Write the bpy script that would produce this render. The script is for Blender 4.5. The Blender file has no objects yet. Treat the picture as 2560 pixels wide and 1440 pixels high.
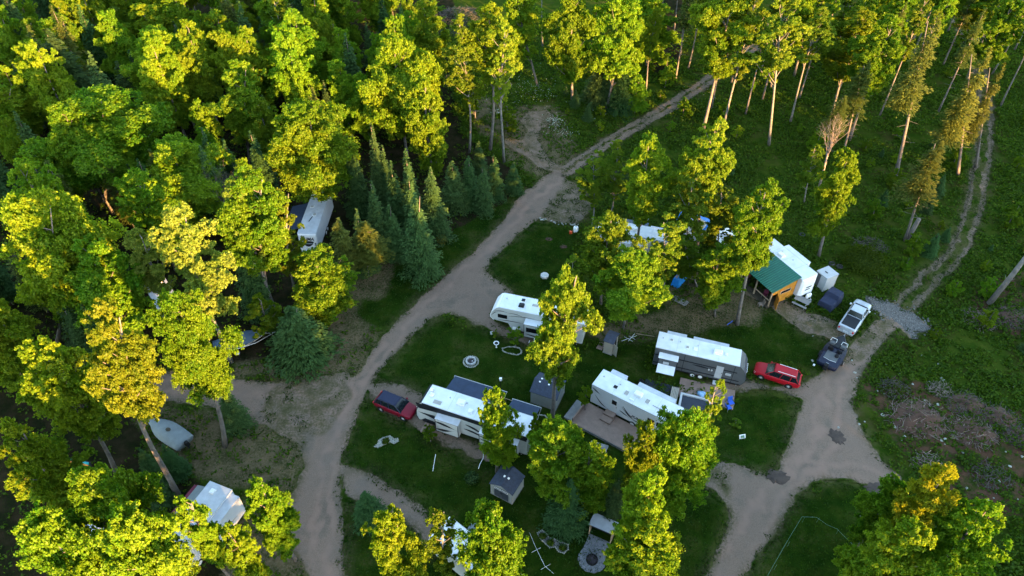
import bpy, math, random
import numpy as np
from mathutils import Vector, Matrix

# ------------------------------------------------------------------ camera, sky, sun
SC = bpy.context.scene
PITCH = math.radians(43.0); FPX = 1750.0; CAMH = 60.0
cd = bpy.data.cameras.new('camera'); cam = bpy.data.objects.new('camera', cd)
SC.collection.objects.link(cam); SC.camera = cam
cam.location = (0, 0, CAMH); cam.rotation_euler = (math.pi/2 - PITCH, 0, 0)
cd.sensor_width = 36.0; cd.lens = 36.0*FPX/2560.0; cd.clip_start = 0.5; cd.clip_end = 4000
SUN_EL = math.radians(7.0); SUN_AZ = math.radians(142)
w = bpy.data.worlds.new('World'); SC.world = w; w.use_nodes = True
nt = w.node_tree; bg = nt.nodes['Background']
sky = nt.nodes.new('ShaderNodeTexSky'); sky.sky_type = 'NISHITA'; sky.sun_disc = False
sky.sun_elevation = SUN_EL; sky.sun_rotation = SUN_AZ; sky.altitude = 300; sky.air_density = 1.0; sky.dust_density = 0.5; sky.ozone_density = 1.0
nt.links.new(sky.outputs[0], bg.inputs[0]); bg.inputs[1].default_value = 0.15
sd = bpy.data.lights.new('sun', 'SUN'); sun = bpy.data.objects.new('sun', sd); SC.collection.objects.link(sun)
sd.energy = 4.8; sd.angle = math.radians(0.5); sd.color = (1.0, 0.54, 0.18)
sv = Vector((math.sin(SUN_AZ)*math.cos(SUN_EL), math.cos(SUN_AZ)*math.cos(SUN_EL), math.sin(SUN_EL)))
sun.rotation_euler = sv.to_track_quat('Z', 'Y').to_euler()
SC.view_settings.view_transform = 'Standard'; SC.view_settings.look = 'None'; SC.view_settings.gamma = 1.0
SC.view_settings.exposure = 3.4
SC.render.engine = 'CYCLES'
cy = SC.cycles; cy.max_bounces = 5; cy.diffuse_bounces = 3; cy.glossy_bounces = 2; cy.transmission_bounces = 3
cy.transparent_max_bounces = 4; cy.use_denoising = True; cy.caustics_reflective = False; cy.caustics_refractive = False
SINP, COSP = math.sin(PITCH), math.cos(PITCH)

def un(u, v, z=0.0):
    """photo pixel (2560 wide) and height -> place on the ground plan"""
    x = (u-1280)/FPX; y = -(v-720)/FPX
    t = (z-CAMH)/(-SINP+y*COSP)
    return (x*t, (COSP+y*SINP)*t)
def depth(Y, Z): return Y*COSP-(Z-CAMH)*SINP
def prv(Y, Z): return 720-FPX*(Y*SINP+(Z-CAMH)*COSP)/depth(Y, Z)

R = random.Random(7)
COL = SC.collection

# ------------------------------------------------------------------ materials
def nodes(m): return m.node_tree.nodes, m.node_tree.links
def mat(name, c, rough=0.6, metal=0.0, var=0.12, scale=2.0, bump=0.0, bscale=30.0, c2=None, spec=0.5, coat=0.0):
    m = bpy.data.materials.new(name); m.use_nodes = True; n, l = nodes(m); b = n['Principled BSDF']
    tc = n.new('ShaderNodeTexCoord'); no = n.new('ShaderNodeTexNoise'); no.inputs['Scale'].default_value = scale; no.inputs['Detail'].default_value = 6
    no.inputs['Roughness'].default_value = .65
    l.new(tc.outputs['Object'], no.inputs['Vector'])
    mr = n.new('ShaderNodeMapRange'); mr.inputs[1].default_value = .3; mr.inputs[2].default_value = .7
    l.new(no.outputs['Fac'], mr.inputs[0])
    mx = n.new('ShaderNodeMix'); mx.data_type = 'RGBA'
    lo = tuple(x*(1-var) for x in c); hi = c2 if c2 else tuple(min(1, x*(1+var)) for x in c)
    mx.inputs[6].default_value = (*lo, 1); mx.inputs[7].default_value = (*hi, 1)
    l.new(mr.outputs[0], mx.inputs[0]); l.new(mx.outputs[2], b.inputs['Base Color'])
    b.inputs['Roughness'].default_value = rough; b.inputs['Metallic'].default_value = metal
    b.inputs['Specular IOR Level'].default_value = spec; b.inputs['Coat Weight'].default_value = coat
    if bump:
        n2 = n.new('ShaderNodeTexNoise'); n2.inputs['Scale'].default_value = bscale; n2.inputs['Detail'].default_value = 3
        l.new(tc.outputs['Object'], n2.inputs['Vector'])
        bp = n.new('ShaderNodeBump'); bp.inputs['Strength'].default_value = bump; bp.inputs['Distance'].default_value = .05
        l.new(n2.outputs['Fac'], bp.inputs['Height']); l.new(bp.outputs[0], b.inputs['Normal'])
    return m

def leafmat(name, dark, light, trans=0.42, attr='lv', tcol=None):
    m = bpy.data.materials.new(name); m.use_nodes = True; n, l = nodes(m)
    for x in list(n): n.remove(x)
    out = n.new('ShaderNodeOutputMaterial'); at = n.new('ShaderNodeAttribute'); at.attribute_name = attr
    oi = n.new('ShaderNodeObjectInfo')
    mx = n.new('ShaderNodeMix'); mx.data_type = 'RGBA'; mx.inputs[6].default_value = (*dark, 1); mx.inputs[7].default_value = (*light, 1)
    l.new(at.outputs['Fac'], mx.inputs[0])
    hs = n.new('ShaderNodeHueSaturation')
    m1 = n.new('ShaderNodeMapRange'); m1.inputs[3].default_value = .478; m1.inputs[4].default_value = .512; l.new(oi.outputs['Random'], m1.inputs[0])
    m2 = n.new('ShaderNodeMath'); m2.operation = 'MULTIPLY'; m2.inputs[1].default_value = 7.31; l.new(oi.outputs['Random'], m2.inputs[0])
    m3 = n.new('ShaderNodeMath'); m3.operation = 'FRACT'; l.new(m2.outputs[0], m3.inputs[0])
    m4 = n.new('ShaderNodeMapRange'); m4.inputs[3].default_value = .75; m4.inputs[4].default_value = 1.2; l.new(m3.outputs[0], m4.inputs[0])
    l.new(m1.outputs[0], hs.inputs['Hue']); l.new(m4.outputs[0], hs.inputs['Value']); l.new(mx.outputs[2], hs.inputs['Color'])
    d = n.new('ShaderNodeBsdfDiffuse'); t = n.new('ShaderNodeBsdfTranslucent'); g = n.new('ShaderNodeBsdfGlossy')
    g.inputs['Roughness'].default_value = .45; g.inputs['Color'].default_value = (.5, .5, .4, 1)
    l.new(hs.outputs[0], d.inputs['Color']); 
    tm = n.new('ShaderNodeMix'); tm.data_type = 'RGBA'; tm.blend_type = 'MULTIPLY'; tm.inputs[0].default_value = 1
    tm.inputs[7].default_value = (1.4, 1.4, .4, 1); l.new(hs.outputs[0], tm.inputs[6]); l.new(tm.outputs[2], t.inputs['Color'])
    s1 = n.new('ShaderNodeMixShader'); s1.inputs[0].default_value = trans; l.new(d.outputs[0], s1.inputs[1]); l.new(t.outputs[0], s1.inputs[2])
    s2 = n.new('ShaderNodeMixShader'); s2.inputs[0].default_value = .012; l.new(s1.outputs[0], s2.inputs[1]); l.new(g.outputs[0], s2.inputs[2])
    l.new(s2.outputs[0], out.inputs[0])
    return m

M = {}
M['maple'] = leafmat('maple_leaves', (.048, .128, .005), (.126, .196, .009))
M['gold'] = leafmat('golden_leaves', (.060, .125, .006), (.136, .192, .012))
M['pale'] = leafmat('pale_leaves', (.072, .132, .014), (.160, .215, .034))
M['amber'] = leafmat('orange_leaves', (.080, .118, .005), (.180, .198, .010))
M['aspen'] = leafmat('light_leaves', (.055, .128, .007), (.138, .195, .014))
M['spruce'] = leafmat('spruce_needles', (.014, .040, .012), (.038, .080, .022), trans=.1)
M['hemlock'] = leafmat('hemlock_needles', (.030, .052, .009), (.070, .095, .018), trans=.15)
M['brownc'] = leafmat('brown_needles', (.036, .052, .008), (.082, .092, .016), trans=.15)
M['bush'] = leafmat('undergrowth_leaves', (.018, .050, .003), (.056, .098, .007))
M['grass'] = leafmat('grass_blades', (.010, .034, .003), (.026, .060, .005))
M['flower'] = leafmat('pale_weeds', (.25, .30, .25), (.45, .5, .45), trans=.2)
M['bark'] = mat('bark', (.115, .10, .088), .9, var=.45, scale=1.6, bump=.5, bscale=12)
M['barkpale'] = mat('pale_bark', (.13, .122, .110), .9, var=.45, scale=1.8, bump=.4, bscale=12)
M['barkdark'] = mat('dark_bark', (.10, .085, .075), .95, var=.4, scale=2, bump=.5, bscale=12)
M['twig'] = mat('dead_twigs', (.20, .155, .125), .9, var=.35, scale=2)
M['greytwig'] = mat('grey_twigs', (.085, .070, .060), .95, var=.5, scale=2)
M['roof'] = mat('roof_membrane', (.60, .63, .66), .7, var=.10, scale=1.1, c2=(.69, .71, .73))
M['roofold'] = mat('weathered_roof_membrane', (.46, .48, .51), .65, var=.16, scale=1.3)
M['white'] = mat('white_gelcoat', (.62, .64, .67), .35, var=.06, scale=1.5)
M['bright'] = mat('white_plastic', (.80, .80, .79), .4, var=.04, scale=2)
M['cream'] = mat('cream_gelcoat', (.42, .43, .42), .4, var=.08, scale=1.5)
M['greyside'] = mat('grey_aluminium_siding', (.075, .080, .084), .6, var=.12, scale=1.5)
M['charcoal'] = mat('charcoal_trim', (.010, .012, .016), .55, var=.3, scale=2, spec=.25)
M['graphite'] = mat('graphite_cap', (.05, .06, .075), .45, var=.12, scale=1)
M['silver'] = mat('silver_panel', (.40, .41, .42), .4, var=.08, scale=2)
M['glass'] = mat('dark_glass', (.006, .007, .009), .15, var=.2, scale=2, spec=.25)
M['skyglass'] = mat('car_glass', (.008, .012, .014), .1, var=.2, scale=2, spec=.4)
M['smoke'] = mat('smoked_skylight', (.30, .29, .26), .3, var=.1, scale=3)
M['black'] = mat('black_plastic', (.009, .009, .010), .7, var=.2, scale=4, spec=.2)
M['rubber'] = mat('tyre_rubber', (.022, .022, .022), .9, var=.25, scale=6)
M['steel'] = mat('galvanised_steel', (.42, .42, .42), .4, metal=.6, var=.12, scale=6)
M['red'] = mat('red_paint', (.33, .004, .012), .45, var=.08, scale=1.5, coat=.08, spec=.25)
M['darkred'] = mat('dark_red_paint', (.15, .003, .014), .45, var=.08, scale=1.5, coat=.08, spec=.25)
M['blackpaint'] = mat('black_paint', (.012, .016, .042), .4, var=.15, scale=1.5, coat=.05, spec=.2)
M['silverpaint'] = mat('silver_paint', (.42, .45, .49), .3, metal=.25, var=.05, scale=1.5, coat=.4)
M['navy'] = mat('navy_fabric', (.012, .018, .045), .9, var=.25, scale=2.5, bump=.3, bscale=6)
M['navygel'] = mat('navy_gelcoat', (.006, .009, .028), .45, var=.2, scale=2, coat=.05, spec=.25)
M['awning'] = mat('dark_blue_awning', (.020, .034, .066), .95, var=.2, scale=1.4, bump=.15, bscale=5)
M['maroon'] = mat('maroon_awning', (.12, .012, .035), .85, var=.25, scale=1.4)
M['greycanvas'] = mat('grey_canvas', (.17, .195, .20), .85, var=.16, scale=1.4, bump=.3, bscale=5)
M['bluecanvas'] = mat('slate_blue_canvas', (.050, .085, .13), .8, var=.22, scale=1.2, bump=.3, bscale=5)
M['tarp'] = mat('blue_tarp', (.012, .20, .58), .5, var=.2, scale=1.5, bump=.4, bscale=4)
M['shingle'] = mat('dark_shingles', (.030, .038, .060), .85, var=.3, scale=4, bump=.4, bscale=14)
M['vinyl'] = mat('grey_vinyl_siding', (.27, .28, .26), .6, var=.07, scale=2)
M['tan'] = mat('tan_vinyl_siding', (.30, .27, .22), .6, var=.08, scale=2)
M['door'] = mat('slate_door', (.045, .055, .07), .5, var=.1, scale=3)
M['deck'] = mat('deck_boards', (.23, .155, .12), .8, var=.18, scale=1.6)
M['deckgrey'] = mat('weathered_boards', (.20, .195, .185), .85, var=.22, scale=2)
M['lumber'] = mat('new_lumber', (.36, .26, .17), .8, var=.2, scale=3)
M['ochre'] = mat('ochre_stained_plywood', (.44, .18, .012), .7, var=.3, scale=1.5)
M['greenrib'] = mat('green_metal_rib', (.02, .17, .11), .5, var=.1)
M['greenmetal'] = mat('green_metal_roof', (.006, .085, .055), .55, var=.12, scale=1)
M['stone'] = mat('pale_stones', (.26, .26, .22), .9, var=.35, scale=5, bump=.5, bscale=10)
M['block'] = mat('concrete_block', (.36, .36, .35), .85, var=.2, scale=5, bump=.3)
M['ash'] = mat('ash', (.045, .035, .04), .95, var=.6, scale=6)
M['slab'] = mat('concrete_slab', (.46, .45, .42), .8, var=.1, scale=4)
M['pebble'] = mat('grey_pebbles', (.15, .155, .17), .9, var=.45, scale=9, bump=1.0, bscale=9)
M['crushed'] = mat('crushed_rock', (.115, .108, .100), .9, var=.5, scale=5, bump=1.0, bscale=5)
M['mulch'] = mat('mulch', (.05, .04, .025), .95, var=.5, scale=5)
M['soil'] = mat('reddish_soil', (.056, .026, .014), .95, var=.55, scale=1.2, bump=1.0, bscale=4)
M['mat'] = mat('dark_patio_mat', (.022, .028, .042), .85, var=.18, scale=2)
M['orange'] = mat('orange_plastic', (.7, .09, .02), .5)
M['bluep'] = mat('blue_plastic', (.02, .09, .45), .4, var=.2)
M['lightblue'] = mat('light_blue_fabric', (.25, .42, .62), .8, var=.3, scale=4)
M['brownwood'] = mat('red_brown_wood', (.20, .045, .03), .8, var=.3)
M['greengrey'] = mat('green_painted_rail', (.11, .20, .14), .8)
M['teal'] = mat('teal_paint', (.02, .35, .38), .5, var=.2)
M['redp'] = mat('bright_red_paint', (.65, .03, .03), .5)
M['turq'] = mat('orange_paint', (.6, .2, .03), .5, var=.2)

# ------------------------------------------------------------------ mesh helpers
def link(o, parent=None):
    COL.objects.link(o)
    if parent is not None: o.parent = parent
    return o
def tag(o, label=None, cat=None, group=None, kind=None):
    if label: o['label'] = label
    if cat: o['category'] = cat
    if group: o['group'] = group
    if kind: o['kind'] = kind
    return o
def npmesh(name, V, F, k=4, smooth=False, attrs=None):
    """V n x 3, F m x k -> mesh"""
    me = bpy.data.meshes.new(name); V = np.asarray(V, dtype=np.float32); F = np.asarray(F, dtype=np.int32)
    me.vertices.add(len(V)); me.vertices.foreach_set('co', V.ravel())
    me.loops.add(F.size); me.loops.foreach_set('vertex_index', F.ravel())
    me.polygons.add(len(F)); me.polygons.foreach_set('loop_start', np.arange(0, F.size, k, dtype=np.int32))
    if smooth: me.polygons.foreach_set('use_smooth', np.ones(len(F), dtype=bool))
    me.update(calc_edges=True)
    for an, (dom, arr) in (attrs or {}).items():
        a = me.attributes.new(an, 'FLOAT', dom); a.data.foreach_set('value', np.asarray(arr, dtype=np.float32))
    return me

class MB:
    def __init__(s): s.v = []; s.f = []
    def add(s, vs, fs):
        o = len(s.v); s.v += [tuple(p) for p in vs]; s.f += [tuple(i+o for i in f) for f in fs]; return s
    def box(s, x0, x1, y0, y1, z0, z1):
        return s.add([(x0,y0,z0),(x1,y0,z0),(x1,y1,z0),(x0,y1,z0),(x0,y0,z1),(x1,y0,z1),(x1,y1,z1),(x0,y1,z1)],
                     [(0,3,2,1),(4,5,6,7),(0,1,5,4),(1,2,6,5),(2,3,7,6),(3,0,4,7)])
    def hexa(s, b, t):   # 4 bottom points ccw, 4 top points
        return s.add(list(b)+list(t), [(3,2,1,0),(4,5,6,7),(0,1,5,4),(1,2,6,5),(2,3,7,6),(3,0,4,7)])
    def prism(s, poly, a0, a1, axis='y'):
        """poly in the two other axes, pushed from a0 to a1"""
        n = len(poly)
        def P(p, a):
            return (p[0], a, p[1]) if axis == 'y' else ((a, p[0], p[1]) if axis == 'x' else (p[0], p[1], a))
        vs = [P(p, a0) for p in poly]+[P(p, a1) for p in poly]
        fs = [tuple(range(n)), tuple(range(2*n-1, n-1, -1))]+[((i+1) % n, i, n+i, n+(i+1) % n) for i in range(n)]
        return s.add(vs, fs)
    def tube(s, pts, rad, k=6, cap=True):
        pts = [Vector(p) for p in pts]; n = len(pts)
        if not hasattr(rad, '__len__'): rad = [rad]*n
        rings = []
        for i, p in enumerate(pts):
            d = (pts[min(i+1, n-1)]-pts[max(i-1, 0)])
            if d.length < 1e-9: d = Vector((0, 0, 1))
            d.normalize(); a = Vector((0, 0, 1)) if abs(d.z) < .9 else Vector((1, 0, 0))
            u = d.cross(a).normalized(); v = d.cross(u)
            rings.append([p+(u*math.cos(2*math.pi*j/k)+v*math.sin(2*math.pi*j/k))*rad[i] for j in range(k)])
        vs = [q for r in rings for q in r]; fs = []
        for i in range(n-1):
            for j in range(k): fs.append((i*k+j, i*k+(j+1) % k, (i+1)*k+(j+1) % k, (i+1)*k+j))
        if cap: fs += [tuple(range(k-1, -1, -1)), tuple(range((n-1)*k, n*k))]
        return s.add(vs, fs)
    def lathe(s, prof, c=(0, 0, 0), k=20, axis='z'):
        vs = []; n = len(prof)
        for r, h in prof:
            for j in range(k):
                a = 2*math.pi*j/k; p = (r*math.cos(a), r*math.sin(a), h)
                if axis == 'y': p = (p[0], p[2], p[1])
                vs.append((c[0]+p[0], c[1]+p[1], c[2]+p[2]))
        fs = [(i*k+j, i*k+(j+1) % k, (i+1)*k+(j+1) % k, (i+1)*k+j) for i in range(n-1) for j in range(k)]
        fs += [tuple(range(k-1, -1, -1)), tuple(range((n-1)*k, n*k))]
        return s.add(vs, fs)
    def loft(s, rings, cap=True):
        k = len(rings[0]); vs = [q for r in rings for q in r]; n = len(rings)
        fs = [(i*k+j, i*k+(j+1) % k, (i+1)*k+(j+1) % k, (i+1)*k+j) for i in range(n-1) for j in range(k)]
        if cap: fs += [tuple(range(k-1, -1, -1)), tuple(range((n-1)*k, n*k))]
        return s.add(vs, fs)
    def ico(s, c, r, sz=(1, 1, 1), rnd=0.0):
        t = (1+5**.5)/2
        vs = [(-1,t,0),(1,t,0),(-1,-t,0),(1,-t,0),(0,-1,t),(0,1,t),(0,-1,-t),(0,1,-t),(t,0,-1),(t,0,1),(-t,0,-1),(-t,0,1)]
        fs = [(0,11,5),(0,5,1),(0,1,7),(0,7,10),(0,10,11),(1,5,9),(5,11,4),(11,10,2),(10,7,6),(7,1,8),(3,9,4),(3,4,2),(3,2,6),(3,6,8),(3,8,9),(4,9,5),(2,4,11),(6,2,10),(8,6,7),(9,8,1)]
        out = []
        for v in vs:
            k = r/1.9*(1+R.uniform(-rnd, rnd)); out.append((c[0]+v[0]*k*sz[0], c[1]+v[1]*k*sz[1], c[2]+v[2]*k*sz[2]))
        return s.add(out, fs)
    def build(s, name, m, parent=None, bevel=0.0, smooth=False, sub=0, mw=None):
        me = bpy.data.meshes.new(name); me.from_pydata(s.v, [], s.f); me.validate(); me.update()
        import bmesh
        bm = bmesh.new(); bm.from_mesh(me); bmesh.ops.recalc_face_normals(bm, faces=bm.faces); bm.to_mesh(me); bm.free()
        me.materials.append(M[m] if isinstance(m, str) else m)
        if smooth:
            for p in me.polygons: p.use_smooth = True
        o = bpy.data.objects.new(name, me); link(o, parent)
        if mw is not None: o.matrix_world = mw
        if bevel:
            b = o.modifiers.new('bevel', 'BEVEL'); b.width = bevel; b.segments = 2; b.limit_method = 'ANGLE'
        if sub:
            b = o.modifiers.new('sub', 'SUBSURF'); b.levels = sub; b.render_levels = sub
        return o
def B(x0, x1, y0, y1, z0, z1): return MB().box(x0, x1, y0, y1, z0, z1)
def empty(name, mw, label, cat, group=None):
    o = bpy.data.objects.new(name, None); o.empty_display_size = .3; link(o); o.matrix_world = mw
    return tag(o, label, cat, group)
def copy_tree(o, parent=None):
    c = o.copy(); COL.objects.link(c)
    if parent is not None: c.parent = parent
    for ch in list(o.children): copy_tree(ch, c)
    return c
def frame(A, Bp, z, L=None, pin='A'):
    """frame on the ground: origin under photo point A (seen at height z), x towards B, y to its left"""
    a = Vector((*un(*A, z), 0)); b = Vector((*un(*Bp, z), 0)); d = (b-a).normalized()
    if pin == 'B': a = b-d*L
    if pin == 'M': a = (a+b)/2-d*L/2
    return Matrix.Translation(a) @ Matrix.Rotation(math.atan2(d.y, d.x), 4, 'Z'), (b-a).length
def at(u, v, z=0.0, rot=0.0):
    x, y = un(u, v, z); return Matrix.Translation((x, y, 0)) @ Matrix.Rotation(rot, 4, 'Z')

# ------------------------------------------------------------------ ground
def inpoly(X, Y, poly):
    res = np.zeros(X.shape, bool); n = len(poly); j = n-1
    for i in range(n):
        xi, yi = poly[i]; xj, yj = poly[j]
        c = ((yi > Y) != (yj > Y)) & (X < (xj-xi)*(Y-yi)/(yj-yi+1e-12)+xi); res ^= c; j = i
    return res
def vnoise(X, Y, s, seed):
    rs = np.random.RandomState(seed); T = rs.rand(64, 64)
    x = X/s+1000; y = Y/s+1000; xi = np.floor(x).astype(int); yi = np.floor(y).astype(int); fx = x-xi; fy = y-yi
    fx = fx*fx*(3-2*fx); fy = fy*fy*(3-2*fy); g = lambda a, b: T[a % 64, b % 64]
    return (g(xi, yi)*(1-fx)+g(xi+1, yi)*fx)*(1-fy)+(g(xi, yi+1)*(1-fx)+g(xi+1, yi+1)*fx)*fy
Z = {}
def zone(key, *polys): Z.setdefault(key, []).extend([[un(u, v) for u, v in p] for p in polys])
main_road = [(765,1560),(770,1440),(757,1330),(762,1260),(780,1180),(797,1110),(830,1045),(858,990),(893,930),(938,862),(988,810),(1040,752),(1110,690),(1180,632),(1240,570),(1292,500),(1325,468),(1362,440),(1398,428),(1420,446),(1400,478),(1372,520),(1345,548),(1295,590),(1240,640),(1212,678),(1290,735),(1262,740),(1236,772),(1240,805),(1300,830),(1390,842),(1390,872),(1330,868),(1235,832),(1150,790),(1112,782),(1066,806),(1012,856),(955,925),(915,992),(884,1055),(862,1125),(852,1200),(864,1330),(862,1440),(862,1560)]
drive_l = [(348,1002),(350,940),(425,925),(560,934),(660,958),(720,950),(800,942),(868,930),(885,960),(850,1030),(812,1085),(790,1150),(772,1230),(765,1330),(780,1440),(765,1440),(720,1345),(690,1265),(735,1230),(760,1170),(745,1110),(690,1078),(600,1042),(520,1012),(420,1002)]
drive_c = [(856,1160),(925,1182),(1000,1228),(1062,1278),(1075,1300),(1130,1330),(1180,1400),(1060,1370),(1052,1330),(1000,1292),(920,1262),(868,1245)]
pad1 = [(925,962),(1000,958),(1050,985),(1075,1040),(1150,1090),(1235,1130),(1238,1165),(1180,1150),(1100,1100),(1020,1058),(950,1030)]
pad2 = [(1412,442),(1478,484),(1482,520),(1447,560),(1385,556),(1345,547),(1382,500)]
r_road = [(1740,1560),(1762,1440),(1802,1370),(1834,1290),(1812,1252),(1745,1205),(1765,1168),(1830,1153),(1935,1190),(1962,1130),(1990,1045),(2008,1000),(1960,976),(1850,972),(1760,1000),(1760,960),(1860,940),(1930,965),(2010,958),(2062,925),(2110,872),(2150,838),(2185,800),(2238,790),(2252,806),(2232,832),(2185,890),(2145,958),(2130,1002),(2158,1080),(2212,1158),(2262,1200),(2235,1245),(2178,1216),(2100,1194),(2032,1204),(1992,1240),(1932,1340),(1860,1440),(1820,1560)]
cabin_dr = [(1850,712),(1900,735),(1960,752),(2030,785),(2075,800),(2105,810),(2130,838),(2090,852),(2010,832),(1935,775),(1840,728)]
rock = [(2168,742),(2232,762),(2290,790),(2342,822),(2298,827),(2262,812),(2292,842),(2270,848),(2228,805),(2190,778)]
track = [(2232,794),(2262,760),(2318,690),(2360,655),(2395,600),(2425,500),(2448,380),(2452,260),(2440,170),(2410,90),(2360,20),(2350,-40),(2375,-40),(2390,20),(2430,85),(2458,170),(2478,260),(2472,380),(2452,500),(2425,610),(2385,680),(2345,720),(2295,768),(2258,806)]
trail = [(1395,428),(1418,412),(1470,378),(1545,330),(1640,268),(1725,215),(1830,150),(1905,90),(1960,20),(2000,-60),(2050,-60),(2010,20),(1935,95),(1860,155),(1760,222),(1680,280),(1600,325),(1500,385),(1435,430),(1418,444)]
patch = [(1392,432),(1345,420),(1318,395),(1262,358),(1262,345),(1310,352),(1318,325),(1302,300),(1320,280),(1368,276),(1388,296),(1352,325),(1345,350),(1368,392),(1410,425)]
def strip(px, off, hw):
    P = [Vector((*un(u, v), 0)) for u, v in px]; a, b = [], []
    for i, p in enumerate(P):
        d = (P[min(i+1, len(P)-1)]-P[max(i-1, 0)]).normalized(); n_ = Vector((-d.y, d.x, 0)); a.append(p+n_*(off+hw)); b.append(p+n_*(off-hw))
    return [(q.x, q.y) for q in a+b[::-1]]
TC = [(2246,792),(2280,745),(2330,690),(2372,655),(2408,606),(2438,500),(2460,380),(2465,260),(2449,170),(2418,88),(2375,20),(2362,-40)]
LC = [(1405,432),(1450,404),(1522,355),(1620,298),(1702,250),(1790,188),(1880,122),(1920,92),(1985,20),(2025,-60)]
zone('gravel', main_road, drive_l, drive_c, pad1, pad2, r_road, cabin_dr, rock, patch)
Z['gravel'] += [strip(TC, -.85, .42), strip(TC, .85, .42), strip(LC, -.75, .62), strip(LC, .8, .55)]
RUT = [(800,1560),(808,1440),(806,1330),(808,1230),(822,1150),(848,1075),(885,990),(920,925),(962,862),(1010,800),(1068,742),(1140,680),(1208,622),(1265,560),(1315,508),(1352,468),(1395,436)]
RUR = [(1800,1500),(1855,1380),(1905,1285),(1960,1200),(2030,1150),(2060,1080),(2062,1010),(2090,945),(2140,880),(2195,820),(2245,795)]
RUX = [(1915,1260),(1975,1195),(2050,1165),(2120,1172),(2185,1200),(2232,1232)]
RUL = [(820,1050),(780,1010),(700,985),(600,965),(500,950),(420,960),(350,970)]
Z['rut'] = [strip(RUT, o, .32) for o in (-.85, .75)]+[strip(RUR, o, .32) for o in (-.9, .8)]+[strip(RUX, o, .28) for o in (-.8, .8)]+[strip(RUL, o, .28) for o in (-.8, .8)]
zone('main', main_road); zone('driveway', drive_l); zone('dc', drive_c); zone('pad1', pad1); zone('pad2', pad2); zone('rr', r_road)
zone('cabin', cabin_dr); zone('rock', rock); zone('track', track); zone('trail', trail); zone('patch', patch)
zone('thin', pad2, patch, cabin_dr, [(700,935),(780,930),(850,935),(862,1000),(800,1090),(750,1150),(710,1090),(690,1030),(740,990)], [(700,950),(760,930),(850,935),(860,1000),(770,1130),(700,1110),(650,1020)], [(1745,1160),(1830,1150),(1830,1260),(1760,1200)], [(2130,800),(2240,800),(2200,880),(2060,930)], [(680,1190),(740,1180),(740,1260),(660,1270)])
zone('lawn', [(1210,680),(1345,545),(1440,575),(1450,720),(1390,745),(1290,735)],
     [(880,1060),(950,930),(1060,810),(1110,795),(1240,835),(1380,875),(1500,860),(1620,850),(1640,990),(1720,1150),(1780,1210),(1820,1290),(1760,1440),(1760,1560),(860,1560),(864,1240),(1060,1290),(860,1150)],
     [(1850,985),(2005,1000),(1940,1180),(1830,1150),(1690,1140)], [(1860,1440),(1990,1240),(2100,1200),(2200,1240),(2220,1560),(1820,1560)],
     [(1600,770),(1850,735),(2100,860),(2060,930),(1880,900),(1640,840)], [(850,720),(1270,480),(1330,470),(1270,540),(985,812),(870,800)])
zone('dry', [(600,890),(690,900),(860,740),(950,830),(890,930),(720,950),(560,935)], [(400,1010),(600,1040),(760,1110),(740,1230),(600,1210),(480,1190),(380,1150),(340,1030)], [(560,1250),(700,1260),(760,1340),(765,1560),(560,1560)], [(860,640),(1000,640),(960,740),(860,760)],
     [(1235,340),(1300,262),(1400,262),(1420,330),(1470,400),(1420,440),(1340,440),(1270,400)], [(1170,240),(1260,250),(1330,430),(1240,350),(1190,330)], [(1450,830),(1560,800),(1900,730),(1900,800),(1700,830),(1560,860)], [(1640,740),(1760,660),(1900,760),(1700,800)])
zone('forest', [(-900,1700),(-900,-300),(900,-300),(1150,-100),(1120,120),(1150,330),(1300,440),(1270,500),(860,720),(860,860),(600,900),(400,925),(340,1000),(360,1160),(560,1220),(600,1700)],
     [(1600,-200),(1720,-200),(1700,150),(1640,200)])
zone('bare', [(2150,960),(2260,940),(2420,1000),(2560,1020),(2640,1300),(2500,1300),(2330,1230),(2240,1100)], [(2460,700),(2560,680),(2600,850),(2420,820)])
def build_ground():
    f = np.arange(-115, 115.01, .5); X0 = np.concatenate([[-2500, -900, -400, -220, -150], f, [150, 220, 400, 900, 2500]])
    g = np.arange(5, 170.01, .5); Y0 = np.concatenate([[-2500, -900, -300, -120, -50, -15], g, [200, 260, 400, 900, 2500]])
    X, Y = np.meshgrid(X0, Y0); return X, Y
def blur(m, n=2):
    m = m.astype(np.float32)
    for _ in range(n):
        p = np.pad(m, 1, mode='edge'); m = (p[:-2, 1:-1]+p[2:, 1:-1]+p[1:-1, :-2]+p[1:-1, 2:]+2*p[1:-1, 1:-1])/6
    return m
def inpoly_any(X, Y):
    m = np.zeros(X.shape, bool)
    for p in Z['gravel']: m |= inpoly(X, Y, p)
    return m
def masks(X, Y, nb):
    out = {}
    jx = X+(vnoise(X, Y, 1.7, 5)-.5)*1.5+(vnoise(X, Y, .7, 6)-.5)*.5; jy = Y+(vnoise(X, Y, 1.7, 15)-.5)*1.5+(vnoise(X, Y, .7, 16)-.5)*.5
    for k in ('gravel', 'thin', 'lawn', 'dry', 'forest', 'bare', 'rock', 'track', 'rut'):
        m = np.zeros(X.shape, bool)
        for p in Z[k]:
            m |= inpoly(jx if k != 'gravel' else X+(jx-X)*.4, jy if k != 'gravel' else Y+(jy-Y)*.4, p)
        out[k] = blur(m, nb if k in ('gravel', 'rock', 'track', 'rut') else nb*3)
    g_ = blur(inpoly_any(X, Y), nb*(7 if X.shape[0] > 600 or True else 7)); out['gw'] = g_
    return out
def hgt(X, Y):
    return (vnoise(X, Y, 9, 1)-.5)*.10+(vnoise(X, Y, 3, 2)-.5)*.05

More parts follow.
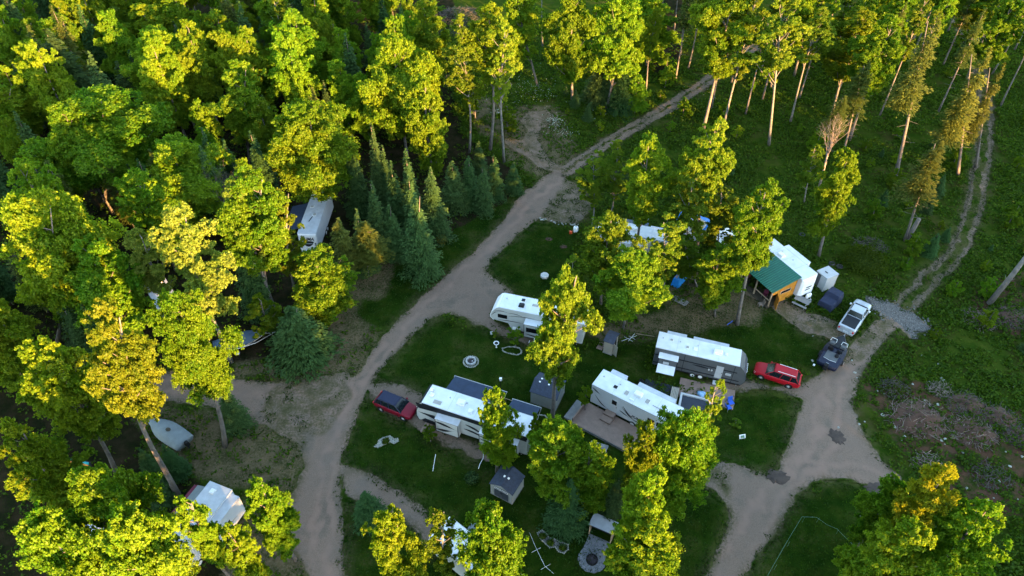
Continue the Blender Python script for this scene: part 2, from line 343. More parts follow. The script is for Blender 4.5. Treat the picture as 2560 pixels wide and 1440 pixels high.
def terrain_mat():
    m = bpy.data.materials.new('terrain'); m.use_nodes = True; n, l = nodes(m); b = n['Principled BSDF']
    b.inputs['Roughness'].default_value = .95; b.inputs['Specular IOR Level'].default_value = .0
    tc = n.new('ShaderNodeTexCoord')
    def noise(s, d=5, r=.6):
        x = n.new('ShaderNodeTexNoise'); x.inputs['Scale'].default_value = s; x.inputs['Detail'].default_value = d; x.inputs['Roughness'].default_value = r
        l.new(tc.outputs['Object'], x.inputs['Vector']); return x.outputs['Fac']
    def rng(s, a, c, o0=0, o1=1):
        x = n.new('ShaderNodeMapRange'); x.inputs[1].default_value = a; x.inputs[2].default_value = c; x.inputs[3].default_value = o0; x.inputs[4].default_value = o1
        l.new(s, x.inputs[0]); return x.outputs[0]
    def mix(f, c1, c2):
        x = n.new('ShaderNodeMix'); x.data_type = 'RGBA'
        for k, c in ((6, c1), (7, c2)):
            if isinstance(c, tuple): x.inputs[k].default_value = (*c, 1)
            else: l.new(c, x.inputs[k])
        l.new(f, x.inputs[0]); return x.outputs[2]
    def attr(k):
        x = n.new('ShaderNodeAttribute'); x.attribute_name = k; return x.outputs['Fac']
    def math_(op, a, c):
        x = n.new('ShaderNodeMath'); x.operation = op
        for i, q in ((0, a), (1, c)):
            if isinstance(q, (int, float)): x.inputs[i].default_value = q
            else: l.new(q, x.inputs[i])
        return x.outputs[0]
    n1 = noise(.09, 4); n2 = noise(.6, 6); n3 = noise(4, 5, .7); n4 = noise(14, 3, .7); n5 = noise(.25, 5)
    def edge(a, amt, w):   # mask with a ragged edge
        s = math_('ADD', a, math_('MULTIPLY', math_('SUBTRACT', n2, .5), amt)); s = math_('ADD', s, math_('MULTIPLY', math_('SUBTRACT', n3, .5), amt))
        return rng(s, .5-w, .5+w)
    rough = mix(rng(n2, .35, .65), (.018, .040, .004), (.046, .062, .008)); rough = mix(rng(n3, .4, .7, 0, .6), rough, (.014, .034, .003))
    rough = mix(rng(n5, .52, .66, 0, .7), rough, (.048, .042, .013))
    lawn = mix(rng(n5, .40, .60), (.006, .019, .002), (.019, .040, .004)); lawn = mix(rng(n2, .45, .7, 0, .65), lawn, (.034, .042, .006)); lawn = mix(rng(n1, .45, .65, 0, .4), lawn, (.006, .016, .002)); lawn = mix(math_('MULTIPLY', rng(n5, .54, .66, 0, .7), rng(n3, .35, .6)), lawn, (.060, .052, .018))
    lawn = mix(rng(n4, .4, .75, 0, .5), lawn, (.020, .046, .005))
    dry = mix(rng(n2, .38, .66), (.115, .088, .046), (.036, .042, .012)); dry = mix(rng(n3, .45, .7, 0, .7), dry, (.17, .125, .085))
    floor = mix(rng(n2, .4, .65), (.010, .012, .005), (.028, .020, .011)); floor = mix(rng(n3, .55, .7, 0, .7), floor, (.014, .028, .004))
    bare = mix(rng(n2, .40, .55), (.022, .034, .006), (.078, .042, .025)); bare = mix(rng(n3, .5, .72, 0, .6), bare, (.062, .046, .036))
    gr = mix(rng(n5, .4, .62), (.172, .116, .084), (.142, .106, .080)); gr = mix(rng(n2, .5, .7, 0, .5), gr, (.112, .078, .058))
    gr = mix(rng(n4, .4, .68, 0, .75), gr, (.228, .165, .128)); gr = mix(rng(n3, .55, .72, 0, .5), gr, (.095, .072, .058))
    rk = mix(rng(n4, .42, .6), (.050, .046, .042), (.19, .175, .16))
    c = mix(edge(attr('lawn'), .5, .12), rough, lawn)
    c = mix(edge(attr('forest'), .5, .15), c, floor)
    verge = math_('MULTIPLY', rng(attr('gw'), .02, .5, 0, .75), rng(n2, .4, .6)); c = mix(verge, c, dry)
    c = mix(edge(attr('dry'), 1.0, .30), c, dry)
    c = mix(edge(attr('bare'), 1.2, .15), c, bare)
    thin = math_('MULTIPLY', rng(math_('ADD', math_('MULTIPLY', n2, .6), math_('MULTIPLY', n3, .5)), .47, .62), rng(attr('thin'), .2, .8, 0, .85))
    band = math_('MULTIPLY', rng(math_('ADD', math_('MULTIPLY', n3, .7), math_('MULTIPLY', n2, .45)), .52, .66), rng(attr('gw'), .55, 1.0, .95, 0))
    gm = math_('SUBTRACT', edge(attr('gravel'), .8, .16), math_('MAXIMUM', thin, band))
    gm = math_('MAXIMUM', gm, 0)
    gr = mix(math_('MULTIPLY', rng(attr('rut'), .1, .9, 0, .75), rng(n2, .3, .5)), gr, (.23, .15, .115)); gr = mix(math_('MULTIPLY', rng(n5, .55, .68, 0, .55), rng(attr('rut'), 0, .5, 1, 0)), gr, (.085, .078, .060))
    trk = rng(attr('track'), .3, .9, 1, .62)
    gr = mix(trk, (.062, .052, .036), gr); gr = mix(rng(n5, .35, .5, .35, 0), gr, (.105, .10, .085))
    c = mix(gm, c, gr)
    c = mix(edge(attr('rock'), .3, .1), c, rk)
    l.new(c, b.inputs['Base Color'])
    h = math_('ADD', math_('MULTIPLY', n3, .5), math_('MULTIPLY', n4, .35)); h = math_('MULTIPLY', h, rng(gm, 0, 1, 1.0, .35))
    bp = n.new('ShaderNodeBump'); bp.inputs['Strength'].default_value = .9; bp.inputs['Distance'].default_value = .14
    l.new(h, bp.inputs['Height']); l.new(bp.outputs[0], b.inputs['Normal'])
    return m
M['terrain'] = terrain_mat()
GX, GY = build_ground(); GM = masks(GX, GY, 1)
def gridmesh(name, X, Y, zz, mk, keep=None):
    ny, nx = X.shape; idx = np.arange(nx*ny).reshape(ny, nx)
    F = np.stack([idx[:-1, :-1], idx[:-1, 1:], idx[1:, 1:], idx[1:, :-1]], -1).reshape(-1, 4)
    V = np.stack([X.ravel(), Y.ravel(), zz.ravel()], -1)
    if keep is not None:
        F = F[keep.reshape(-1)]; u, inv = np.unique(F, return_inverse=True); F = inv.reshape(F.shape); V = V[u]; mk = {k: a.ravel()[u] for k, a in mk.items()}
    me = npmesh(name, V, F, 4, True, {k: ('POINT', a.ravel()) for k, a in mk.items()}); me.materials.append(M['terrain'])
    return me
H0 = np.where((abs(GX) < 140) & (GY > 0) & (GY < 190), hgt(GX, GY), 0)-.06*blur(GM['gravel'] > .01, 1)
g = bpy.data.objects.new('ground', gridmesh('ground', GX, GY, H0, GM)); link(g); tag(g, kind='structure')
def road_obj(name, key, lift=.02):
    P = Z[key][0]; xs = [p[0] for p in P]; ys = [p[1] for p in P]
    X, Y = np.meshgrid(np.arange(min(xs)-1.2, max(xs)+1.2, .3), np.arange(max(min(ys)-1.2, 8), max(ys)+1.2, .3))
    own = blur(inpoly(X, Y, P), 2); mk = masks(X, Y, 1)
    k = (own[:-1, :-1] > .05) & (own[1:, 1:] > .05) & (own[1:, :-1] > .05) & (own[:-1, 1:] > .05)
    o = bpy.data.objects.new(name, gridmesh(name, X, Y, hgt(X, Y)+lift, mk, k)); link(o); tag(o, kind='structure'); return o
for i, (nm, k) in enumerate([('road', 'main'), ('driveway', 'driveway'), ('driveway', 'dc'), ('driveway', 'pad1'), ('driveway', 'pad2'), ('road', 'rr'), ('driveway', 'cabin'), ('gravel_bank', 'rock'), ('path', 'track'), ('path', 'trail'), ('path', 'patch')]):
    road_obj(nm, k, .006+.006*i)

# ------------------------------------------------------------------ leaves in bulk
def leafquads(C, N, a, b, rs, fold=.25):
    """quads at C with normals N, half sizes a, b"""
    n = len(C); T = rs.normal(size=(n, 3)); T -= (T*N).sum(1, keepdims=True)*N; T /= np.linalg.norm(T, axis=1, keepdims=True)+1e-9
    S = np.cross(N, T); a = np.asarray(a).reshape(-1, 1)*np.ones((n, 1)); b = np.asarray(b).reshape(-1, 1)*np.ones((n, 1))
    V = np.empty((n, 4, 3)); V[:, 0] = C-T*a; V[:, 1] = C+S*b-N*b*fold; V[:, 2] = C+T*a; V[:, 3] = C-S*b-N*b*fold
    F = np.arange(n*4).reshape(n, 4)
    return V.reshape(-1, 3), F
def unit(v): return v/(np.linalg.norm(v, axis=-1, keepdims=True)+1e-9)
def scatter_mask(n, x0, x1, y0, y1, rs): return rs.uniform(x0, x1, n), rs.uniform(y0, y1, n)
def sample(mk, x, y):
    i = np.clip(np.searchsorted(GX[0], x), 0, GX.shape[1]-1); j = np.clip(np.searchsorted(GY[:, 0], y), 0, GX.shape[0]-1); return GM[mk][j, i]
def visible(x, y, m=40):
    f = depth(y, 0); u = 1280+FPX*x/f; v = prv(y, 0); return (u > -m) & (u < 2560+m) & (v > -m) & (v < 1440+m)
def stuff(name, mname, C, N, a, b, rs, fold=.25):
    V, F = leafquads(C, N, a, b, rs, fold); me = npmesh(name, V, F, 4, False, {'lv': ('FACE', rs.rand(len(F)))})
    me.materials.append(M[mname]); o = bpy.data.objects.new(name, me); link(o); tag(o, kind='stuff'); return o
def undergrowth():
    rs = np.random.RandomState(3); x, y = scatter_mask(420000, -105, 105, 24, 148, rs)
    ok = visible(x, y) & (sample('gravel', x, y) < .15) & (sample('lawn', x, y) < .4) & (rs.rand(len(x)) > .55*sample('bare', x, y)+.7*sample('dry', x, y))
    d = vnoise(x, y, 5, 21)*.6+vnoise(x, y, 1.6, 22)*.6; ok &= rs.rand(len(x)) < np.clip((d-.25)*1.3, 0.02, 1)*(.15+.85*(sample('forest', x, y) < .5))
    x = x[ok][:100000]; y = y[ok][:100000]; h = .12+.75*np.clip(vnoise(x, y, 2.6, 23)-.25, 0, 1)*(.5+vnoise(x, y, 11, 24))
    k = 5; cx = np.repeat(x, k); cy = np.repeat(y, k); ch = np.repeat(h, k); n = len(cx)
    C = np.stack([cx+rs.normal(0, .16, n), cy+rs.normal(0, .16, n), ch*rs.uniform(.3, 1.1, n)+.03], -1)
    N = unit(np.stack([rs.normal(0, .7, n), rs.normal(0, .7, n), np.abs(rs.normal(.8, .4, n))], -1)); s = rs.uniform(.7, 1.3, n)
    stuff('undergrowth', 'bush', C, N, .17*s, .10*s, rs)
    # grass tufts on the lawns
    x, y = scatter_mask(420000, -80, 80, 24, 100, rs)
    ok = visible(x, y) & (sample('gravel', x, y) < .25) & ((sample('lawn', x, y) > .3) | (rs.rand(len(x)) < .25*sample('dry', x, y))) & (rs.rand(len(x)) < .35+.65*vnoise(x, y, 2.0, 31))
    x = x[ok][:190000]; y = y[ok][:190000]; n = len(x); h = rs.uniform(.04, .12, n)
    N = unit(np.stack([rs.normal(0, 1, n), rs.normal(0, 1, n), rs.uniform(.2, 1.2, n)], -1))
    stuff('grass', 'grass', np.stack([x, y, h], -1), N, rs.uniform(.06, .15, n), rs.uniform(.03, .06, n), rs)
    # tufts creeping into the gravel
    x, y = scatter_mask(90000, -80, 80, 24, 120, rs)
    gm = sample('gravel', x, y); ok = visible(x, y) & (((gm > .15) & (gm < .8)) | ((gm > .5) & (sample('thin', x, y) > .4) & (vnoise(x, y, 1.2, 9) > .58)))
    x = x[ok]; y = y[ok]; x = np.repeat(x, 4)+rs.normal(0, .12, 4*len(x)); y = np.repeat(y, 4)+rs.normal(0, .12, len(x)); n = len(x)
    N = unit(np.stack([rs.normal(0, 1, n), rs.normal(0, 1, n), rs.uniform(.4, 1.4, n)], -1))
    stuff('weeds', 'grass', np.stack([x, y, rs.uniform(.03, .12, n)], -1), N, rs.uniform(.07, .14, n), rs.uniform(.04, .07, n), rs)
    # pale flowering weeds near the top patch
    px, py = [], []
    for (u, v, k, s) in [(1300,215,150,3.0),(1350,235,100,2.5),(1388,302,160,.8),(1405,330,70,1.3),(1240,278,60,.6),(1500,290,20,2),(1780,240,25,2)]:
        cx, cy_ = un(u, v, .6); px += list(rs.normal(cx, s, k)); py += list(rs.normal(cy_, s, k))
    n = len(px); N = unit(np.stack([rs.normal(0, .5, n), rs.normal(0, .5, n), np.ones(n)], -1))
    stuff('flowers', 'flower', np.stack([px, py, rs.uniform(.5, .9, n)], -1), N, rs.uniform(.05, .10, n), rs.uniform(.04, .08, n), rs)
undergrowth()

# ------------------------------------------------------------------ trees
def broad_crown(name, seed, Rr, Hc, ncl, nleaf, mname, top=.42, lean=0.0, flat=.62, la=.108, lb=.074):
    ncl = int(ncl*1.35); nleaf = int(nleaf*2.2)
    rs = np.random.RandomState(seed); cen = []
    lob = rs.uniform(0, 6.28, 3); tries = 0
    while len(cen) < ncl and tries < 5000:
        tries += 1; t = rs.rand()
        rt = math.sqrt(max(0, 1-((t-top)/(1-top if t > top else top*1.05))**2))*(.80+.24*math.sin(3*t*6.28+lob[0]))
        a = rs.uniform(0, 6.28); rr = rt*(.80+.34*math.sin(2*a+lob[1]+5*t)*math.cos(3*a+lob[2]))*(rs.rand()**.42)
        if rs.rand() > rt+.15: continue
        p = np.array([math.cos(a)*rr*Rr, math.sin(a)*rr*Rr, t*Hc])
        if cen and min(np.linalg.norm(p-q[:3]) for q in cen) < .165*Rr: continue
        cen.append(np.array([*p, Rr*rs.uniform(.14, .27)*(1.0 if t < .75 else .8)]))
    cen = np.array(cen); wgt = cen[:, 3]**2; cnt = (nleaf*wgt/wgt.sum()).astype(int)
    Cs, Ns, Ls, As = [], [], [], []
    for c, k in zip(cen, cnt):
        ns = max(8, int(24*(c[3]/1.0)**1.2)); sd_ = unit(rs.normal(size=(ns, 3))+np.array([0, 0, .35])); sc = c[:3]+sd_*c[3]*rs.uniform(.45, 1.2, (ns, 1))*np.array([1, 1, flat])
        sr = c[3]*rs.uniform(.16, .36, ns); pick = rs.randint(0, ns, k); d = unit(rs.normal(size=(k, 3))+np.array([0, 0, .45]))
        q = sc[pick]+d*(sr[pick]*rs.uniform(.3, 1.6, k))[:, None]*np.array([1, 1, flat])
        Cs.append(q); Ns.append(unit(d*.55+np.array([0, 0, .30])+rs.normal(size=(k, 3))*.62)); tone = rs.uniform(-.33, .33); Ls.append(np.clip(rs.rand(k)*.7+.15+tone, 0, 1))
    C = np.concatenate(Cs); N = np.concatenate(Ns); Lv = np.concatenate(Ls); s = rs.uniform(.7, 1.25, len(C))
    V, F = leafquads(C, N, la*s, lb*s, rs); me = npmesh(name, V, F, 4, False, {'lv': ('FACE', Lv)}); me.materials.append(M[mname])
    return dict(me=me, R=Rr, H=Hc, cen=cen)
def conifer_crown(name, seed, Rr, Hc, mname, levels=34, per=11, messy=0.0, bare=0.0, la=.17, lb=.055, pw=1.0, dens=1.0):
    rs = np.random.RandomState(seed); Cs, Ns, Ls, Ts = [], [], [], []
    for i in range(levels):
        t = (i+.3)/levels
        if rs.rand() < bare: continue
        z = Hc*t; r = Rr*(1-t)**pw*rs.uniform(.8, 1.12)+.10
        for j in range(per if t < .8 else per//2+1):
            a = 6.28*j/per+rs.uniform(-.35, .35)+i*.7; L = r*rs.uniform(.65, 1.1)*(1-messy*rs.rand())
            m = int(max(4, 26*L*dens)); u = rs.rand(m)**.7; droop = -.16*L*u**1.5+.10*L*u
            side = rs.normal(0, 1, m)*.22*L*(1.15-u*.6); x = math.cos(a)*u*L-math.sin(a)*side; y = math.sin(a)*u*L+math.cos(a)*side
            zz = z+droop-np.abs(side)*.18+rs.normal(0, .05+.1*messy, m)
            Cs.append(np.stack([x, y, zz], -1)); ta = a+np.sign(side)*.6*rs.rand(m)
            Ts.append(np.stack([np.cos(ta), np.sin(ta), -.25*np.ones(m)], -1)); Ns.append(unit(np.stack([rs.normal(0, .35, m)+.25*math.cos(a), rs.normal(0, .35, m)+.25*math.sin(a), np.ones(m)], -1)))
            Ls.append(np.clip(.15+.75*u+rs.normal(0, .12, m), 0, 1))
    C = np.concatenate(Cs); N = np.concatenate(Ns); T = unit(np.concatenate(Ts)); L = np.concatenate(Ls)
    N = unit(N-(N*T).sum(1, keepdims=True)*T); S = np.cross(N, T); n = len(C); s = rs.uniform(.7, 1.25, (n, 1))
    V = np.empty((n, 4, 3)); V[:, 0] = C-T*la*s; V[:, 1] = C+S*lb*s*1.3; V[:, 2] = C+T*la*s; V[:, 3] = C-S*lb*s*1.3-N*.02
    me = npmesh(name, V.reshape(-1, 3), np.arange(n*4).reshape(n, 4), 4, False, {'lv': ('FACE', L)}); me.materials.append(M[mname])
    cen = np.array([[math.cos(k*2.4)*Rr*(1-t)*.7, math.sin(k*2.4)*Rr*(1-t)*.7, Hc*t, .3] for k, t in enumerate(np.linspace(.02, .8, 16))])
    return dict(me=me, R=Rr, H=Hc, cen=cen)
CR = {}
CR['maple'] = [broad_crown('maple_crown', 11+i, 4.2, 10.5, 60, 40000, 'maple', top=.45) for i in range(4)]
CR['wide'] = [broad_crown('wide_crown', 31+i, 5.4, 10.0, 78, 52000, 'maple', top=.42) for i in range(2)]
CR['gold'] = [broad_crown('gold_crown', 41+i, 4.2, 9.5, 52, 32000, 'gold', top=.5) for i in range(2)]
CR['orange'] = [broad_crown('orange_crown', 45, 4.2, 8.5, 46, 30000, 'amber', top=.5)]
CR['pale'] = [broad_crown('pale_crown', 51+i, 3.6, 11, 48, 22000, 'pale', top=.55) for i in range(2)]
CR['tall'] = [broad_crown('tall_crown', 61+i, 2.9, 12, 44, 22000, 'aspen', top=.55) for i in range(4)]
CR['small'] = [broad_crown('small_crown', 81+i, 2.0, 4.5, 24, 9000, 'maple', top=.45) for i in range(2)]
CR['sapling'] = [broad_crown('sapling_crown', 91, .8, 1.8, 12, 900, 'aspen', top=.45, la=.09, lb=.07)]
CR['spruce'] = [conifer_crown('spruce_crown', 101+i, 2.3, 10, 'spruce') for i in range(3)]
CR['fat'] = [conifer_crown('fat_spruce_crown', 111+i, 3.4, 9, 'spruce', levels=30, per=12, pw=.8, dens=.75) for i in range(2)]
CR['hemlock'] = [conifer_crown('hemlock_crown', 121+i, 2.8, 12, 'hemlock', messy=.6, bare=.12, dens=.9, levels=30, pw=.6) for i in range(2)]
CR['brownc'] = [conifer_crown('brown_crown', 131+i, 2.8, 11, 'brownc', messy=.6, bare=.08, dens=1.1, pw=.55) for i in range(2)]
NAMES = dict(maple='maple_tree', wide='maple_tree', gold='golden_maple_tree', orange='golden_maple_tree', pale='birch_tree', tall='aspen_tree', small='young_maple_tree', sapling='sapling', spruce='spruce_tree', fat='spruce_tree', hemlock='hemlock_tree', brownc='hemlock_tree', dead='dead_tree')
TREES = []
def bent(base, top, n, rs, amp):
    a = rs.uniform(0, 6.28); pts = []
    for i in range(n):
        t = i/(n-1); w_ = math.sin(t*math.pi)*amp+math.sin(t*7+a)*amp*.25
        pts.append(base+(top-base)*t+Vector((math.cos(a)*w_, math.sin(a)*w_, 0)))
    return pts
def tree(kind, X, Y, H, Rm, cf, label, lean=0.0, group=None, bark=None, trunkr=None, seed=None, minor=False, cz=1.0):
    rs = random.Random(seed if seed is not None else int(abs(X*131+Y*17))); con = kind in ('spruce', 'fat', 'hemlock', 'brownc')
    v = CR[kind][rs.randrange(len(CR[kind]))]; Hc = H*(1-cf)*cz
    root = empty(NAMES[kind], Matrix.Translation((X, Y, 0)), label, 'tree' if kind != 'sapling' else 'sapling', group)
    base = Vector((0, 0, -.15)); ctop = Vector((lean, 0, H*.95)); r0 = trunkr or (.0095*H+.03)*(.8 if kind == 'tall' else 1)
    pts = bent(base, ctop, 9, rs, .004*H if con else .026*H)
    s = Rm/v['R']; sz = Hc/v['H']; rot = rs.uniform(0, 6.28)
    def on(z):
        t = max(0, min(1, (z+.15)/(H*.95+.15)))*8; i = min(7, int(t)); return pts[i].lerp(pts[i+1], t-i)
    mb = MB(); mb.tube(pts, [r0*(1.25 if i == 0 else 1)*(1-.85*i/8)+.012 for i in range(9)], k=7)
    off = on(H-Hc*.5); off = Vector((off.x, off.y, H-Hc))
    if not con and not minor:
        nb = min(len(v['cen']), 28 if kind != 'sapling' else 6); cs = list(v['cen']); rs.shuffle(cs)
        for c in cs[:nb]:
            x = c[0]*s; y = c[1]*s; q = Vector((x*math.cos(rot)-y*math.sin(rot), x*math.sin(rot)+y*math.cos(rot), c[2]*sz))+off
            d = math.hypot(q.x-off.x, q.y-off.y); st = on(max(.12*H, q.z-d*.9-.04*H)); mid = st.lerp(q, .5)+Vector((0, 0, -.08*d))
            rr = max(.025, r0*.45*(1-.5*q.z/H)); mb.tube([st, mid, q], [rr, rr*.65, rr*.25], k=5, cap=False)
    elif con and kind in ('hemlock', 'brownc'):
        for k in range(22):
            z = H*(.25+.6*k/22); a = k*2.4; L = Rm*.5*(1.1-.7*k/22); p = on(z); mb.tube([p, p+Vector((math.cos(a)*L, math.sin(a)*L, -.1*L))], [.035, .012], k=4, cap=False)
    mb.build('trunk', bark or ('barkdark' if con else ('barkpale' if kind in ('tall', 'pale') else 'bark')), root, smooth=True)
    c = bpy.data.objects.new('crown', v['me']); link(c, root); c.location = off; c.rotation_euler = (0, 0, rot); c.scale = (s, s, sz)
    TREES.append((X, Y, Rm)); return root
def solve(b, t):
    X, Y = un(*b); lo, hi = 0.0, 50.0
    for _ in range(40):
        m = (lo+hi)/2
        if prv(Y, m) > t[1]: lo = m
        else: hi = m
    return X, Y, lo, (t[0]-1280)/FPX*depth(Y, lo)-X
def TT(kind, top, rpx, cf, label, base=None, H=18.5, group=None, **k):
    if base: X, Y, H, lean = solve(base, top)
    else:
        X, Y = un(*top, H); lean = 0.0
    Rm = rpx*(1.12 if kind in ('maple', 'wide', 'gold', 'tall', 'pale') else 1.0)*depth(Y, H*.65)/FPX
    return tree(kind, X, Y, H, Rm, cf, label, lean=lean, group=group, **k)

